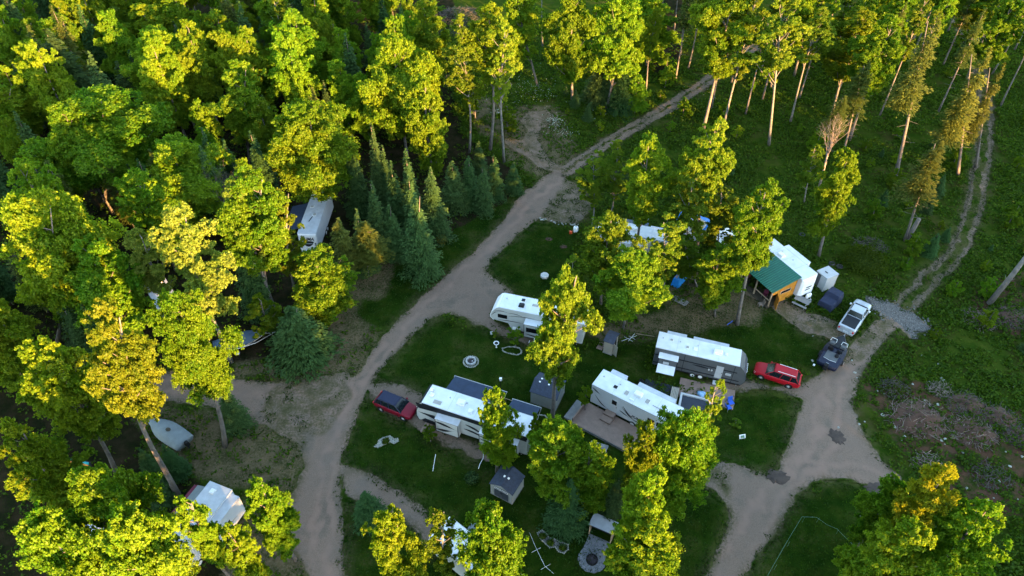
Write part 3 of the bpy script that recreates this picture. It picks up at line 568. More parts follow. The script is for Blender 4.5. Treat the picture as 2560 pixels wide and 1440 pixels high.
# (kind, top px, half width px, crown base fraction, label, extra)
T_ = [
 # upper left forest
 ('pale',(210,-35),58,.45,'pale yellow birch with bare forked trunk at the upper left corner of the forest',dict(base=(266,165))),
 ('fat',(110,70),100,.1,'broad blue green spruce standing between the dark gaps of the upper left forest',dict(H=17)),
 ('hemlock',(60,52),42,.2,'thin yellowish hemlock poking above the broad blue green spruce',dict(H=17)),
 ('hemlock',(125,10),45,.2,'yellowish hemlock behind the broad blue green spruce',dict(H=18)),
 ('wide',(375,76),92,.25,'bright round maple above the black gap in the upper left forest',dict(base=(448,300))),
 ('maple',(466,57),55,.3,'plain green maple touching the right side of the bright round maple',dict(H=18)),
 ('maple',(735,28),70,.3,'tall bright maple with a pale trunk line at the top of the forest',dict(base=(765,285))),
 ('maple',(610,160),75,.3,'green maple leaning left of the tall bright maple with the trunk line',dict(base=(625,420))),
 ('wide',(770,262),108,.3,'big sunlit maple above the half hidden trailer in the woods',dict(base=(805,548),seed=5)),
 ('maple',(830,50),38,.35,'narrow green maple standing alone in the dark top of the forest',dict(base=(845,225))),
 ('spruce',(807,198),28,.1,'small sunlit spruce tip behind the big sunlit maple',dict(H=11)),
 ('spruce',(500,316),38,.1,'slim spruce with golden tip beside a dead grey tree, the leftward of two',dict(H=13)),
 ('spruce',(556,345),40,.1,'slim spruce with golden tip beside a dead grey tree, the rightward of two',dict(H=12)),
 ('wide',(245,240),150,.3,'very broad sunlit maple in the middle of the left forest',dict(base=(260,505))),
 ('maple',(20,212),75,.3,'golden lit maple cut by the left edge of the picture, highest of them',dict(base=(20,395))),
 ('maple',(150,262),66,.35,'green maple just behind the very broad sunlit maple',dict(H=17)),
 ('wide',(420,350),110,.2,'dark green maple in shade below the bright round maple',dict(H=14)),
 ('maple',(40,410),80,.3,'sunlit maple at the left edge above the huge shaded maple',dict(H=17)),
 ('maple',(350,15),70,.2,'shaded maple in the top row of the left forest behind the bright round maple',dict(H=15)),
 ('maple',(430,-20),60,.2,'shaded maple in the top row above the plain green maple',dict(H=15)),
 ('maple',(540,30),60,.2,'shaded maple in the top row above the green maple that leans left',dict(H=14)),
 ('tall',(672,-40),50,.3,'yellow green aspen at the top edge left of the tall bright maple',dict(H=18)),
 ('hemlock',(600,-60),36,.55,'bare trunked hemlock in the dark gap at the top edge',dict(H=20,base=(628,112))),
 ('hemlock',(530,60),30,.5,'bare trunked hemlock in the gap left of the tall bright maple',dict(H=17,base=(550,178))),
 ('fat',(290,150),60,.1,'dark spruce hidden in shade left of the bright round maple',dict(H=12)),
 # left middle
 ('wide',(110,492),118,.3,'huge maple with sunlit top at the left edge of the forest',dict(base=(140,865))),
 ('maple',(215,600),92,.25,'shaded green maple right of the huge maple at the left edge',dict(H=17)),
 ('maple',(330,430),75,.3,'shaded maple below the very broad sunlit maple',dict(H=15)),
 ('pale',(450,513),85,.35,'pale leaved birch leaning over the covered blue boat',dict(base=(577,905))),
 ('pale',(345,575),55,.5,'pale leaved birch with a low spreading branch left of the leaning one',dict(H=17)),
 ('pale',(580,448),48,.35,'pale yellow birch behind the tall maple with the orange lit trunk',dict(H=19)),
 ('maple',(648,430),85,.32,'tall maple with an orange lit trunk in front of the half hidden trailer',dict(base=(672,768))),
 ('tall',(715,470),42,.2,'narrow aspen right beside the half hidden trailer',dict(base=(735,735))),
 ('maple',(782,635),85,.1,'low round maple above the big dark spruce at the bend of the driveway',dict(H=10)),
 ('small',(650,745),55,.3,'small bright maple under the tall maple with the orange lit trunk',dict(H=7)),
 ('fat',(740,765),100,.02,'big dark spruce at the edge of the clearing beside the blue covered boat',dict(base=(740,890))),
 ('fat',(585,590),56,.02,'dark spruce in shade behind the pale leaning birch',dict(H=12)),
 ('wide',(428,738),82,.42,'bright yellow green maple over the mouth of the left driveway',dict(base=(562,1115))),
 ('gold',(275,765),84,.52,'golden maple with a long bare trunk beside the grey covered boat',dict(base=(442,1242))),
 ('maple',(95,862),95,.3,'sunlit maple with a thin leaning trunk left of the golden maple',dict(base=(287,1182),H=18)),
 ('maple',(30,1048),62,.3,'sunlit maple low on the left edge of the picture',dict(H=17)),
 ('maple',(90,1110),85,.2,'shaded green maple low on the left edge behind the painted board',dict(H=12)),
 ('maple',(225,1172),100,.25,'maple with yellow tips above the maroon awning trailer, the upper one',dict(H=19)),
 ('maple',(292,1265),104,.25,'wide maple with yellow tips at the lower left, beside the trailer with the maroon awning',dict(H=19)),
 ('maple',(70,1300),105,.25,'maple filling the bottom left corner of the picture',dict(H=19)),
 ('maple',(466,1245),42,.4,'sunlit maple growing over the trailer with the maroon awning',dict(H=16)),
 ('maple',(648,1202),54,.15,'green maple right of the trailer with the maroon awning',dict(H=13)),
 ('maple',(565,1325),52,.15,'shaded maple at the bottom edge in front of the trailer with the maroon awning',dict(H=12)),
 ('fat',(556,975),50,.03,'dark bushy spruce beside the stern of the grey covered boat',dict(H=6)),
 ('spruce',(345,1120),42,.03,'small dark spruce left of the trunk of the golden maple',dict(H=6)),
 ('spruce',(405,1110),36,.03,'small dark spruce right behind the trunk of the golden maple',dict(H=5)),
 ('spruce',(370,1180),38,.03,'small dark spruce at the foot of the golden maple',dict(H=5)),
 # spruce clump west of the road
 ('spruce',(925,303),40,.04,'tallest spruce of the clump by the road, with a golden tip',dict(H=15)),
 ('spruce',(868,340),44,.04,'spruce at the upper left of the clump by the road',dict(H=13)),
 ('spruce',(955,360),34,.04,'spruce right below the tallest one of the clump by the road',dict(H=12)),
 ('spruce',(1012,368),42,.04,'spruce at the upper right of the clump by the road',dict(H=13)),
 ('spruce',(975,400),46,.04,'olive lit spruce in the middle of the clump by the road',dict(H=12)),
 ('spruce',(1020,432),40,.04,'pointed spruce in front of the upper right spruce of the clump',dict(H=12)),
 ('fat',(1078,415),52,.03,'blue green spruce on the right flank of the clump by the road',dict(base=(1085,600))),
 ('fat',(1048,478),62,.03,'large spruce nearest the grass verge of the road',dict(base=(1046,692))),
 ('spruce',(925,450),46,.03,'blue green spruce low in the clump left of the middle',dict(H=12)),
 ('spruce',(975,510),44,.03,'dark spruce between the large verge spruce and the golden hemlock',dict(base=(985,640))),
 ('spruce',(890,520),40,.03,'dark spruce at the lower left of the clump',dict(H=10)),
 ('brownc',(915,555),62,.35,'low golden lit hemlock with thin bare stems by the road verge',dict(base=(920,690))),
 ('hemlock',(845,545),55,.2,'olive hemlock right of the half hidden trailer',dict(base=(868,700))),
 ('fat',(1172,388),38,.02,'left spruce of the row beside the trail fork',dict(base=(1175,512))),
 ('fat',(1205,412),36,.02,'second spruce from the left in the row beside the trail fork',dict(base=(1210,530))),
 ('fat',(1232,385),34,.02,'third spruce in the row beside the trail fork',dict(base=(1240,495))),
 ('fat',(1282,405),30,.02,'last spruce on the right of the row beside the trail fork',dict(base=(1285,480))),
 ('fat',(1195,352),30,.02,'small spruce behind the row beside the trail fork',dict(base=(1200,440))),
 ('fat',(1130,400),50,.02,'dark spruce left of the row beside the trail fork',dict(H=8)),
 # centre top
 ('wide',(985,97),98,.25,'big golden lit maple left of the grassy clearing at the top',dict(base=(1020,395),seed=21)),
 ('maple',(1062,195),58,.1,'yellow green maple on the right flank of the big golden lit maple',dict(base=(1085,460))),
 ('tall',(1148,42),48,.42,'slim aspen with a white trunk at the left of the clearing trio',dict(base=(1174,382))),
 ('maple',(1222,10),58,.5,'bright aspen like maple with a long trunk in the middle of the clearing trio',dict(base=(1226,375))),
 ('tall',(1262,40),42,.45,'slim aspen with a long white trunk at the right of the clearing trio',dict(base=(1259,405))),
 ('maple',(1292,-40),52,.3,'golden lit maple behind the clearing trio',dict(base=(1345,215))),
 ('small',(1268,262),34,.05,'small bright green maple at the edge of the clearing',dict(H=5)),
 ('small',(1185,190),42,.15,'small shaded maple under the clearing trio',dict(H=8)),
 ('maple',(1438,-45),62,.2,'tall sunlit maple with a thick pinkish trunk, left of the pair above the trail',dict(base=(1430,255))),
 ('maple',(1552,-60),72,.28,'tall sunlit maple with a thick pinkish trunk, right of the pair above the trail',dict(base=(1517,272))),
 ('fat',(1500,150),52,.02,'dark spruce between the pair of tall sunlit maples',dict(base=(1500,255))),
 ('fat',(1555,165),50,.02,'dark spruce under the right tall sunlit maple',dict(base=(1560,280))),
 ('spruce',(1440,222),16,.02,'little spruce at the foot of the left tall maple',dict(H=3.4)),
 ('spruce',(1472,258),16,.02,'little spruce in the weeds between the two tall maples',dict(H=3.2)),
 ('tall',(1062,0),46,.5,'young green maple with a thin trunk in front of the brush pile at the top',dict(base=(1061,128))),
 ('hemlock',(955,15),20,.1,'small orange lit hemlock left of the young maple at the top',dict(H=9)),
 ('spruce',(915,55),26,.1,'small shaded spruce left of the orange lit hemlock',dict(H=9)),
 ('tall',(1360,-90),20,.75,'bare trunked aspen at the top edge left of the pair of tall maples',dict(base=(1356,118))),
 ('maple',(1640,-20),70,.1,'shaded green maple at the top edge right of the pair of tall maples',dict(H=14)),
 ('maple',(1600,190),34,.1,'low green maple at the right foot of the pair of tall maples',dict(H=7)),
 # upper right
 ('maple',(1840,-50),78,.4,'tall golden lit maple with a reddish trunk above the trail',dict(base=(1757,325))),
 ('tall',(1895,-20),46,.38,'tall aspen with a dark leaning trunk beside the reddish trunked maple',dict(base=(1809,316))),
 ('tall',(1965,-35),56,.45,'tall maple with a forked pale trunk right of the trail',dict(base=(1922,365))),
 ('tall',(2055,20),50,.55,'green aspen with a long grey leaning trunk',dict(base=(1975,306))),
 ('maple',(2165,25),74,.4,'round bright maple in the upper right',dict(base=(2078,292))),
 ('maple',(2240,45),58,.4,'yellow green maple right of the round bright maple in the upper right',dict(H=20)),
 ('hemlock',(2330,28),58,.45,'brown green hemlock on a long straight dark trunk',dict(base=(2238,445))),
 ('hemlock',(2165,150),50,.5,'hemlock with thick grey trunk in the middle of the upper right',dict(base=(2105,395))),
 ('hemlock',(2110,235),42,.5,'shaded hemlock with a curved grey trunk left of the thick grey trunk',dict(base=(2060,420))),
 ('brownc',(2438,118),52,.3,'golden lit hemlock with sharp tip near the right edge, the taller of two',dict(base=(2395,440))),
 ('brownc',(2482,155),32,.3,'golden lit hemlock with sharp tip near the right edge, the slimmer of two',dict(base=(2440,420))),
 ('maple',(2475,-60),70,.35,'sunlit maple in the top right corner',dict(base=(2450,150))),
 ('maple',(2545,-20),50,.3,'green maple cut by the right edge in the top right corner',dict(H=18)),
 ('maple',(2060,-60),60,.3,'green maple at the top edge between trail and wheel track',dict(H=18)),
 ('maple',(2270,-50),60,.3,'shaded maple at the top edge beside the wheel track',dict(H=18)),
 ('hemlock',(2345,345),62,.45,'faint shaded hemlock over a broken grey trunk',dict(base=(2262,602))),
 ('maple',(2128,378),52,.25,'olive yellow tree right of the pinkish dead tree',dict(base=(2048,642))),
 ('tall',(2040,360),32,.3,'thin green aspen under the pinkish dead tree',dict(base=(2010,505))),
 # middle right group
 ('gold',(1790,308),72,.35,'round golden maple above the green roofed cabin lots',dict(base=(1742,640))),
 ('tall',(1735,440),58,.25,'green aspen below the round golden maple',dict(base=(1722,690))),
 ('maple',(1622,345),58,.35,'golden tipped maple over the trailer beside the gravel patch',dict(base=(1580,655))),
 ('tall',(1545,355),42,.35,'slim aspen left of the golden tipped maple',dict(base=(1520,560))),
 ('tall',(1483,382),38,.3,'slim yellow green aspen at the edge of the gravel patch',dict(base=(1478,575))),
 ('gold',(1530,540),72,.3,'bright golden maple in front of the trailer beside the gravel patch',dict(base=(1502,765))),
 ('maple',(1572,630),85,.25,'deep green maple on two thin trunks below the bright golden maple',dict(base=(1558,822))),
 ('tall',(1432,640),36,.1,'low shaded aspen beside the round concrete slab',dict(H=9)),
 ('tall',(1660,545),56,.2,'green aspen right of the trailer beside the gravel patch',dict(base=(1655,745))),
 ('tall',(1712,590),50,.2,'green aspen above the blue tarp stack',dict(base=(1745,720))),
 ('maple',(1920,462),68,.42,'leaning maple with a long white trunk in front of the green roofed cabin',dict(base=(1843,813))),
 ('gold',(1868,510),62,.3,'golden lit maple crown left of the leaning white trunk',dict(base=(1850,690))),
 ('tall',(1805,470),48,.3,'green aspen with pale stem over the white canopy',dict(base=(1785,660))),
 ('maple',(1795,625),62,.2,'deep green maple between the blue tarp stack and the cabin',dict(base=(1787,792))),
 ('gold',(1440,668),76,.33,'golden maple with a long white trunk beside the large grey shed',dict(base=(1378,1058),seed=3)),
 ('small',(1395,770),44,.1,'shaded young maple over the back of the fifth wheel trailer',dict(H=7)),
 # lower middle
 ('maple',(1254,980),54,.15,'green maple growing over the black and white motor trailer',dict(base=(1243,1182))),
 ('maple',(1395,1070),82,.15,'maple with yellow top left of the picnic table',dict(H=13)),
 ('maple',(1475,1110),72,.1,'green maple below the grey picnic table',dict(H=11)),
 ('small',(1342,1040),32,.1,'small yellow tipped maple beside the ring of stones',dict(H=6.5)),
 ('wide',(1738,1035),94,.15,'big golden maple in front of the white trailer with the deck',dict(base=(1668,1264),seed=9)),
 ('tall',(1797,943),30,.3,'slim yellow maple spire behind the big golden maple by the charcoal trailer patio',dict(H=16)),
 ('maple',(1625,1075),58,.2,'green maple covering the end of the white trailer with the deck',dict(H=14)),
 ('maple',(1625,1190),74,.2,'sunlit maple below the big golden maple',dict(H=16)),
 ('maple',(1645,1325),98,.15,'wide green maple at the bottom edge beside the road',dict(H=13)),
 ('fat',(1425,1195),72,.02,'dark spruce above the gravel fire circle, left one',dict(H=8)),
 ('fat',(1548,1195),40,.02,'dark spruce above the gravel fire circle, right one',dict(H=7)),
 ('maple',(972,1278),74,.2,'maple with yellow tips at the bottom edge beside the road',dict(H=15)),
 ('tall',(1105,1268),40,.3,'light green aspen over the trailer at the bottom edge',dict(H=15)),
 ('maple',(1243,1292),94,.2,'wide sunlit maple at the bottom edge beside the trailer',dict(H=17)),
 ('fat',(910,1228),52,.02,'bushy spruce at the roadside above the bottom maples',dict(H=5)),
 # lower right
 ('orange',(2385,1160),72,.4,'orange golden maple at the end of the right turnout',dict(H=17)),
 ('maple',(2262,1205),62,.2,'green half of the pair beside the orange golden maple',dict(H=11)),
 ('maple',(2285,1315),85,.2,'yellow green maple below the orange golden maple',dict(H=14)),
 ('maple',(2480,1262),92,.2,'large pale green maple in the bottom right corner',dict(H=16)),
 ('maple',(2190,1395),60,.1,'low green maple at the bottom edge by the string fence',dict(H=8)),
]
for k_, t_, r_, c_, l_, x_ in T_: TT(k_, t_, r_, c_, l_, **x_)

# forest fill: trees of the left wood nobody could tell apart
rs_ = np.random.RandomState(77); nfill = 0; tries = 0
while nfill < 150 and tries < 20000:
    tries += 1; u = rs_.uniform(-60, 1080); v = rs_.uniform(-100, 1000)
    if v > 620 and u > 330: continue
    X, Y = un(u, max(v, -330), 0) if v > -330 else (0, 999)
    if Y > 152 or not inpoly(np.array([X]), np.array([Y]), Z['forest'][0])[0]: continue
    cu, cv = u, v
    if (700 < u < 830 and 480 < v < 660) or (u > 880 and v > 470) or (380 < u < 480 and 640 < v < 780): continue
    if any((X-a)**2+(Y-b)**2 < (1.9+.28*r)**2 for a, b, r in TREES): continue
    if sample('gravel', np.array([X]), np.array([Y]))[0] > .1: continue
    q = rs_.rand()
    kind = 'maple' if q < (.38 if Y < 85 else .62) else ('fat' if q < .78 else ('hemlock' if q < .85 else 'spruce'))
    H = rs_.uniform(9.5, 14.5) if Y < 95 else rs_.uniform(12, 18)
    lab = {'maple': 'green maple in shade among the taller trees of the left forest', 'fat': 'bushy dark spruce in shade between the taller trees of the left forest',
           'spruce': 'slim dark spruce in shade between the taller trees of the left forest', 'hemlock': 'ragged dark hemlock in shade between the taller trees of the left forest'}[kind]
    tree(kind, X, Y, H, H*(.23 if kind == 'maple' else .19), .12, lab, group='shaded trees filling the left forest', minor=True); nfill += 1
# sparse wood at the upper right
nfill = 0; tries = 0
while nfill < 52 and tries < 9000:
    tries += 1; u = rs_.uniform(1600, 2620); v = rs_.uniform(-60, 290)
    X, Y = un(u, v, 0)
    if Y > 143 or any((X-a)**2+(Y-b)**2 < 5.5**2 for a, b, r in TREES) or sample('gravel', np.array([X]), np.array([Y]))[0] > .05: continue
    q = rs_.rand(); kind = 'tall' if q < .4 else ('maple' if q < .7 else 'hemlock'); H = rs_.uniform(15, 21)
    lab = {'tall': 'thin trunked aspen standing in the open wood at the upper right', 'maple': 'green maple standing in the open wood at the upper right',
           'hemlock': 'grey trunked hemlock standing in the open wood at the upper right'}[kind]
    tree(kind, X, Y, H, H*(.11 if v > 100 else .16), .48, lab, group='trees of the open wood at the upper right', bark='bark', trunkr=.15); nfill += 1
# young growth in the rough
nfill = 0; tries = 0
while nfill < 110 and tries < 9000:
    tries += 1; u = rs_.uniform(1050, 2600); v = rs_.uniform(20, 900)
    X, Y = un(u, v, 0); a1 = (np.array([X]), np.array([Y]))
    if sample('gravel', *a1)[0] > .02 or sample('lawn', *a1)[0] > .1 or sample('forest', *a1)[0] > .5 or sample('dry', *a1)[0] > .2 or v > 560+(u > 2250)*400 or (u < 1320 and v > 180): continue
    if any((X-a)**2+(Y-b)**2 < 2.2**2 for a, b, r in TREES): continue
    con = rs_.rand() < .3; H = rs_.uniform(1.0, 4.2)
    tree('fat' if con else 'small', X, Y, H, H*(.34 if con else .5), .02, 'little dark spruce in the rough growth right of the trail' if con else 'young green shrub in the rough growth right of the trail', group='young growth in the rough ground', minor=True, bark='barkdark'); nfill += 1

def twigs(mb, p, d, L, r, depth_, rs):
    q = p+d*L; mb.tube([p, p.lerp(q, .5)+Vector((rs.gauss(0, .04*L), rs.gauss(0, .04*L), 0)), q], [r, r*.75, r*.5], k=4, cap=False)
    if depth_ == 0: return
    for _ in range(rs.choice((2, 3))):
        nd = (d+Vector((rs.gauss(0, .38), rs.gauss(0, .38), rs.gauss(.05, .2)))).normalized(); twigs(mb, q if rs.random() < .7 else p.lerp(q, .6), nd, L*rs.uniform(.6, .85), r*.55, depth_-1, rs)
def dead_tree(base, top, label, m='twig', spread=.16, seed=1):
    X, Y, H, lean = solve(base, top); rs = random.Random(seed); root = empty('dead_tree', Matrix.Translation((X, Y, 0)), label, 'tree')
    tp = Vector((lean*.55, 0, H*.55)); MB().tube([Vector((0, 0, -.1)), Vector((lean*.25, 0, H*.28)), tp], [.2, .15, .11], k=7).build('trunk', m, root, smooth=True)
    mb = MB()
    for k in range(7):
        a = k*.9; st = Vector((lean*.4, 0, H*(.4+.025*k))); d = Vector((lean/H+math.cos(a)*spread*2, math.sin(a)*spread*2, 1)).normalized(); twigs(mb, st if k > 1 else tp, d, H*.17, .06, 4, rs)
    mb.build('crown', m, root)
dead_tree((2045, 478), (2092, 298), 'pinkish dead tree with bare fanned branches in the right wood', 'twig', .14, 4)
dead_tree((575, 600), (545, 412), 'dead grey tree with bare twigs in the left forest', 'greytwig', .2, 8)
def broken_trunk(a, ha, b, hb, r0, r1, label, name='fallen_tree', stubs=6, m='bark'):
    p = Vector((*un(*a, ha), ha)); q = Vector((*un(*b, hb), hb)); rs = random.Random(int(a[0]))
    root = empty(name, Matrix.Translation((p.x, p.y, 0)), label, 'tree'); o = Vector((p.x, p.y, 0)); mb = MB()
    mb.tube([p-o, p.lerp(q, .5)-o+Vector((.1, 0, .1)), q-o], [r0, (r0+r1)/2, r1], k=8); mb.build('trunk', m, root, smooth=True); mb = MB()
    for k in range(stubs):
        s = p.lerp(q, rs.uniform(.2, 1))-o; d = Vector((rs.gauss(0, 1), rs.gauss(0, 1), rs.gauss(.2, .6))).normalized(); L = rs.uniform(.6, 1.8); mb.tube([s, s+d*L], [.05, .015], k=4, cap=False)
    if stubs: mb.build('branches', m, root)
broken_trunk((2472, 760), .2, (2590, 610), 8.5, .34, .22, 'thick grey leaning trunk with broken branches at the right edge', 'leaning_dead_trunk', 10)
broken_trunk((2264, 600), 0, (2298, 547), 3.4, .34, .26, 'short broken grey trunk standing in the right rough', 'broken_trunk', 0)

# ------------------------------------------------------------------ forest that throws the evening shade (behind the camera)
def far_wood():
    rs = np.random.RandomState(5); V = []; F = []; L = []
    Cs = []; Ns = []
    hx, hy = math.sin(SUN_AZ), math.cos(SUN_AZ)
    for _ in range(760):
        d_, l_ = rs.uniform(42, 85), rs.uniform(-190, 270); X = hx*d_-hy*l_; Y = hy*d_+hx*l_; H = rs.uniform(16.5, 20.0); r = rs.uniform(2.2, 3.4)
        d = unit(rs.normal(size=(260, 3))); c = np.array([X, Y, H*.62])+d*np.array([r, r, H*.38])*rs.uniform(.7, 1.02, (260, 1)); Cs.append(c); Ns.append(unit(d+rs.normal(size=d.shape)*.5))
        c = np.array([X, Y, 0])+np.stack([rs.normal(0, r*.6, 60), rs.normal(0, r*.6, 60), rs.uniform(0, H*.5, 60)], -1); Cs.append(c); Ns.append(unit(rs.normal(size=c.shape)))
    C = np.concatenate(Cs); stuff('forest', 'maple', C, np.concatenate(Ns), .55, .45, rs, .1)
far_wood()

# ------------------------------------------------------------------ trailers
def ring_wheel(root, x, y, r, w_=.22, rim='bright', side=-1):
    t = MB().lathe([(r*.6, -w_/2), (r*.96, -w_/2), (r, -w_*.3), (r, w_*.3), (r*.96, w_/2), (r*.6, w_/2)], (x, y, r), 20, 'y').build('tyre', 'rubber', None, smooth=False)
    wh = bpy.data.objects.new('wheel', None); link(wh, root); t.parent = wh
    MB().lathe([(r*.15, side*w_*.56), (r*.5, side*w_*.50), (r*.62, side*w_*.53), (r*.62, -side*w_*.4)], (x, y, r), 16, 'y').build('rim', rim, wh)
    return wh
def pane(root, x0, x1, z0, z1, y=-.012, fm='black', gm='glass', name='window', t=.02):
    f = B(x0-.05, x1+.05, y-.008, y+t, z0-.05, z1+.05).build(name, fm, root, bevel=.02); MB().box(x0, x1, y-.014, y-.009, z0, z1).build('pane', gm, f); return f
def roofbox(root, x, y, z, lx=.95, ly=.7, h=.36, m='bright', name='air_conditioner'):
    b = MB(); b.hexa([(x-lx/2, y-ly/2, z), (x+lx/2, y-ly/2, z), (x+lx/2, y+ly/2, z), (x-lx/2, y+ly/2, z)], [(x-lx*.40, y-ly*.38, z+h), (x+lx*.44, y-ly*.40, z+h), (x+lx*.44, y+ly*.40, z+h), (x-lx*.40, y+ly*.38, z+h)])
    o = b.build(name, m, root, bevel=.07); 
    if lx > .6: MB().box(x+lx*.12, x+lx*.36, y-ly*.44, y-ly*.40, z+.05, z+h*.6).build('grille', 'black', o)
    return o
def hatch(root, x, y, z, lx=.5, ly=.5, m='smoke', h=.07):
    f = B(x-lx/2-.04, x+lx/2+.04, y-ly/2-.04, y+ly/2+.04, z, z+h*.7).build('roof_vent', 'bright', root, bevel=.02); B(x-lx/2, x+lx/2, y-ly/2, y+ly/2, z+h*.7, z+h).build('lid', m, f, bevel=.02); return f
def stripe(root, polys, y=-.006, m='charcoal', name='stripe'):
    for k, p in enumerate(polys): o = MB().prism(p, y-.004-.0008*k, y+.003, 'y').build(name, m, root)
    return o
def swoosh(x0, x1, z0, z1, t, n=8, bow=.2):
    up = []; dn = []
    for i in range(n+1):
        s = i/n; x = x0+(x1-x0)*s; z = z0+(z1-z0)*s+bow*math.sin(s*math.pi); w_ = t*math.sin(min(1, s*1.15+.05)*math.pi)+.01; up.append((x, z+w_/2)); dn.append((x, z-w_/2))
    return up+dn[::-1]
def text(s, root, mw, size, m, name='lettering', ext=.004, shear=.25):
    c = bpy.data.curves.new(name, 'FONT'); c.body = s; c.size = size; c.extrude = ext; c.shear = shear; c.align_x = 'CENTER'; c.align_y = 'CENTER'; c.offset = size*.025
    o = bpy.data.objects.new(name, c); COL.objects.link(o); bpy.context.view_layer.update()
    me = bpy.data.meshes.new_from_object(o.evaluated_get(bpy.context.evaluated_depsgraph_get())); bpy.data.objects.remove(o)
    me.materials.clear(); me.materials.append(M[m]); q = bpy.data.objects.new(name, me); link(q, root); q.matrix_local = mw; return q
SIDE = lambda x, z, y=-.012: Matrix(((1, 0, 0, x), (0, 0, -1, y), (0, 1, 0, z), (0, 0, 0, 1)))   # text on the y = 0 side
def trailer(label, mw, L, W, H, prof='square', nose=0, side='white', cap=None, roof='roof', wheels=.58, skirt='black', wheelm='bright', band=None, rooftrim='bright', group=None, name='travel_trailer', zb=.55):
    root = empty(name, mw, label, 'trailer', group)
    P = {'square': [(0, zb), (0, H), (L, H), (L, zb)],
         'round': [(.35, zb), (.05, zb+.5), (0, 1.5), (.10, 2.2), (.42, 2.85), (.95, H), (L, H), (L, zb)],
         'slant': [(.25, zb), (0, 1.2), (.08, 2.0), (.55, H-.15), (.8, H), (L, H), (L, zb)],
         'fifth': [(2.5, zb), (2.15, 1.45), (.35, 1.6), (.02, 1.95), (0, 2.35), (.22, 2.95), (.75, H-.12), (1.0, H), (L, H), (L, zb)]}[prof]
    if nose: P = [(L-x, z) for x, z in P][::-1]
    o = MB().prism(P, 0, W, 'y').build('body', side, root, bevel=.05)
    rx0 = {'square': 0.0, 'round': .97, 'slant': .82, 'fifth': 1.02}[prof]; a, b = (rx0, L) if not nose else (0, L-rx0)
    B(a-.0, b+.02, -.03, W+.03, H-.02, H+.045).build('roof', roof, root, bevel=.03)
    rs_ = MB(); [rs_.box(a+(b-a)*k/4-.012, a+(b-a)*k/4+.012, .05, W-.05, H+.045, H+.053) for k in (1, 2, 3)]; [rs_.box(a+.02, b-.02, y-.02, y+.02, H+.045, H+.056) for y in (.0, W)]; rs_.build('roof_seams', 'silver', root)
    for k in range(3): B(a+.5+k*1.9, a+.62+k*1.9, W*.62, W*.62+.12, H+.045, H+.14).build('vent_pipe', 'silver', root)
    if band: B(a+.02, b, -.02, 0, H-.52, H-.03).build('side_trim', band, root)
    if cap:
        Q = [p for p in P if (p[0] < 1.05 if not nose else p[0] > L-1.05)]
        c = MB(); rings = [[(x, y, z) for x, z in Q] for y in (-.02, W+.02)]; n = len(Q)
        out = [(x+(-.02 if not nose else .02), z) for x, z in Q]; inn = [(x+(.05 if not nose else -.05), z-.01) for x, z in Q]
        c.prism(out+inn[::-1], -.02, W+.02, 'y').build('front_cap', cap, root)
    B(.6 if prof != 'fifth' else 2.7, L-.3, .12, W-.12, .28, zb-.01).build('chassis', 'black', root)
    if wheels:
        for k in (0, 1):
            ring_wheel(root, L*wheels+k*.86, .06, .36, rim=wheelm); ring_wheel(root, L*wheels+k*.86, W-.06, .36, rim=wheelm, side=1)
    for x in (.9 if prof != 'fifth' else 3.0, L-.7):
        for y in (.25, W-.25): B(x-.05, x+.05, y-.05, y+.05, 0, .3).build('jack', 'steel', root)
    return root
def slide(root, x0, x1, d, z0, z1, W=0, side='cream', roof='roof', frm='black', win=True, far=False):
    y0, y1 = (W-.02, W+d) if far else (-d, .02)
    o = B(x0, x1, y0, y1, z0, z1).build('slide_out', side, root, bevel=.02)
    B(x0-.03, x1+.03, y0-.03, y1+.03, z1-.005, z1+.03).build('slide_roof', roof, o)
    if not far:
        t = MB(); t.box(x0-.03, x0+.04, -d-.012, -d, z0, z1); t.box(x1-.04, x1+.03, -d-.012, -d, z0, z1); t.box(x0+.04, x1-.04, -d-.012, -d, z1-.07, z1); t.box(x0+.04, x1-.04, -d-.012, -d, z0, z0+.06); t.build('slide_trim', frm, o)
        if win:
            m_ = (x0+x1)/2
            for a, b in ((x0+.3, m_-.12), (m_+.12, x1-.3)): pane(o, a, b, z0+.95, z0+1.55, y=-d-.014)
    return o
def tdoor(root, x, z0, z1, w_=.7, m='white', win=True, y=-.014):
    d = B(x, x+w_, y-.012, y+.02, z0, z1).build('door', m, root, bevel=.02); MB().box(x+w_-.1, x+w_-.05, y-.045, y-.012, z0+.85, z0+1.0).build('handle', 'black', d)
    if win: pane(d, x+.15, x+w_-.15, z1-.75, z1-.2, y=y-.013)
    return d

# black and white trailer with two awnings
mw, l1 = frame((1035.4, 1000.3), (1308.6, 1089.7), 3.6)
t = trailer('long trailer with black and white stripes and dark blue awnings, behind the dark red car', mw, 12.2, 2.45, 3.6, 'slant', 0, side='cream', cap='charcoal', wheels=.62, roof='roof', band='charcoal')
stripe(t, [[(.1, 3.35), (12.1, 3.35), (12.1, 2.75), (5, 2.95), (.4, 2.55)], [(.3, 1.9), (2.0, 2.05), (4.2, 1.2), (4.2, .9), (1.5, 1.6)], [(.5, .6), (1.0, 1.1), (4.2, .75), (4.2, .6)], swoosh(5.6, 8.0, 2.3, 1.2, .35), swoosh(5.4, 8.0, 1.5, .8, .3)])
s = slide(t, 2.6, 5.1, .75, .75, 2.75, side='cream', roof='roofold', frm='charcoal', win=False)
stripe(s, [swoosh(2.62, 5.05, 2.3, 1.9, .34, bow=.05), swoosh(2.62, 4.7, 1.15, 1.7, .35, bow=-.15)], y=-.77)
s = slide(t, 7.4, 11.4, .75, .75, 2.75, side='cream', roof='roof', frm='charcoal', win=False)
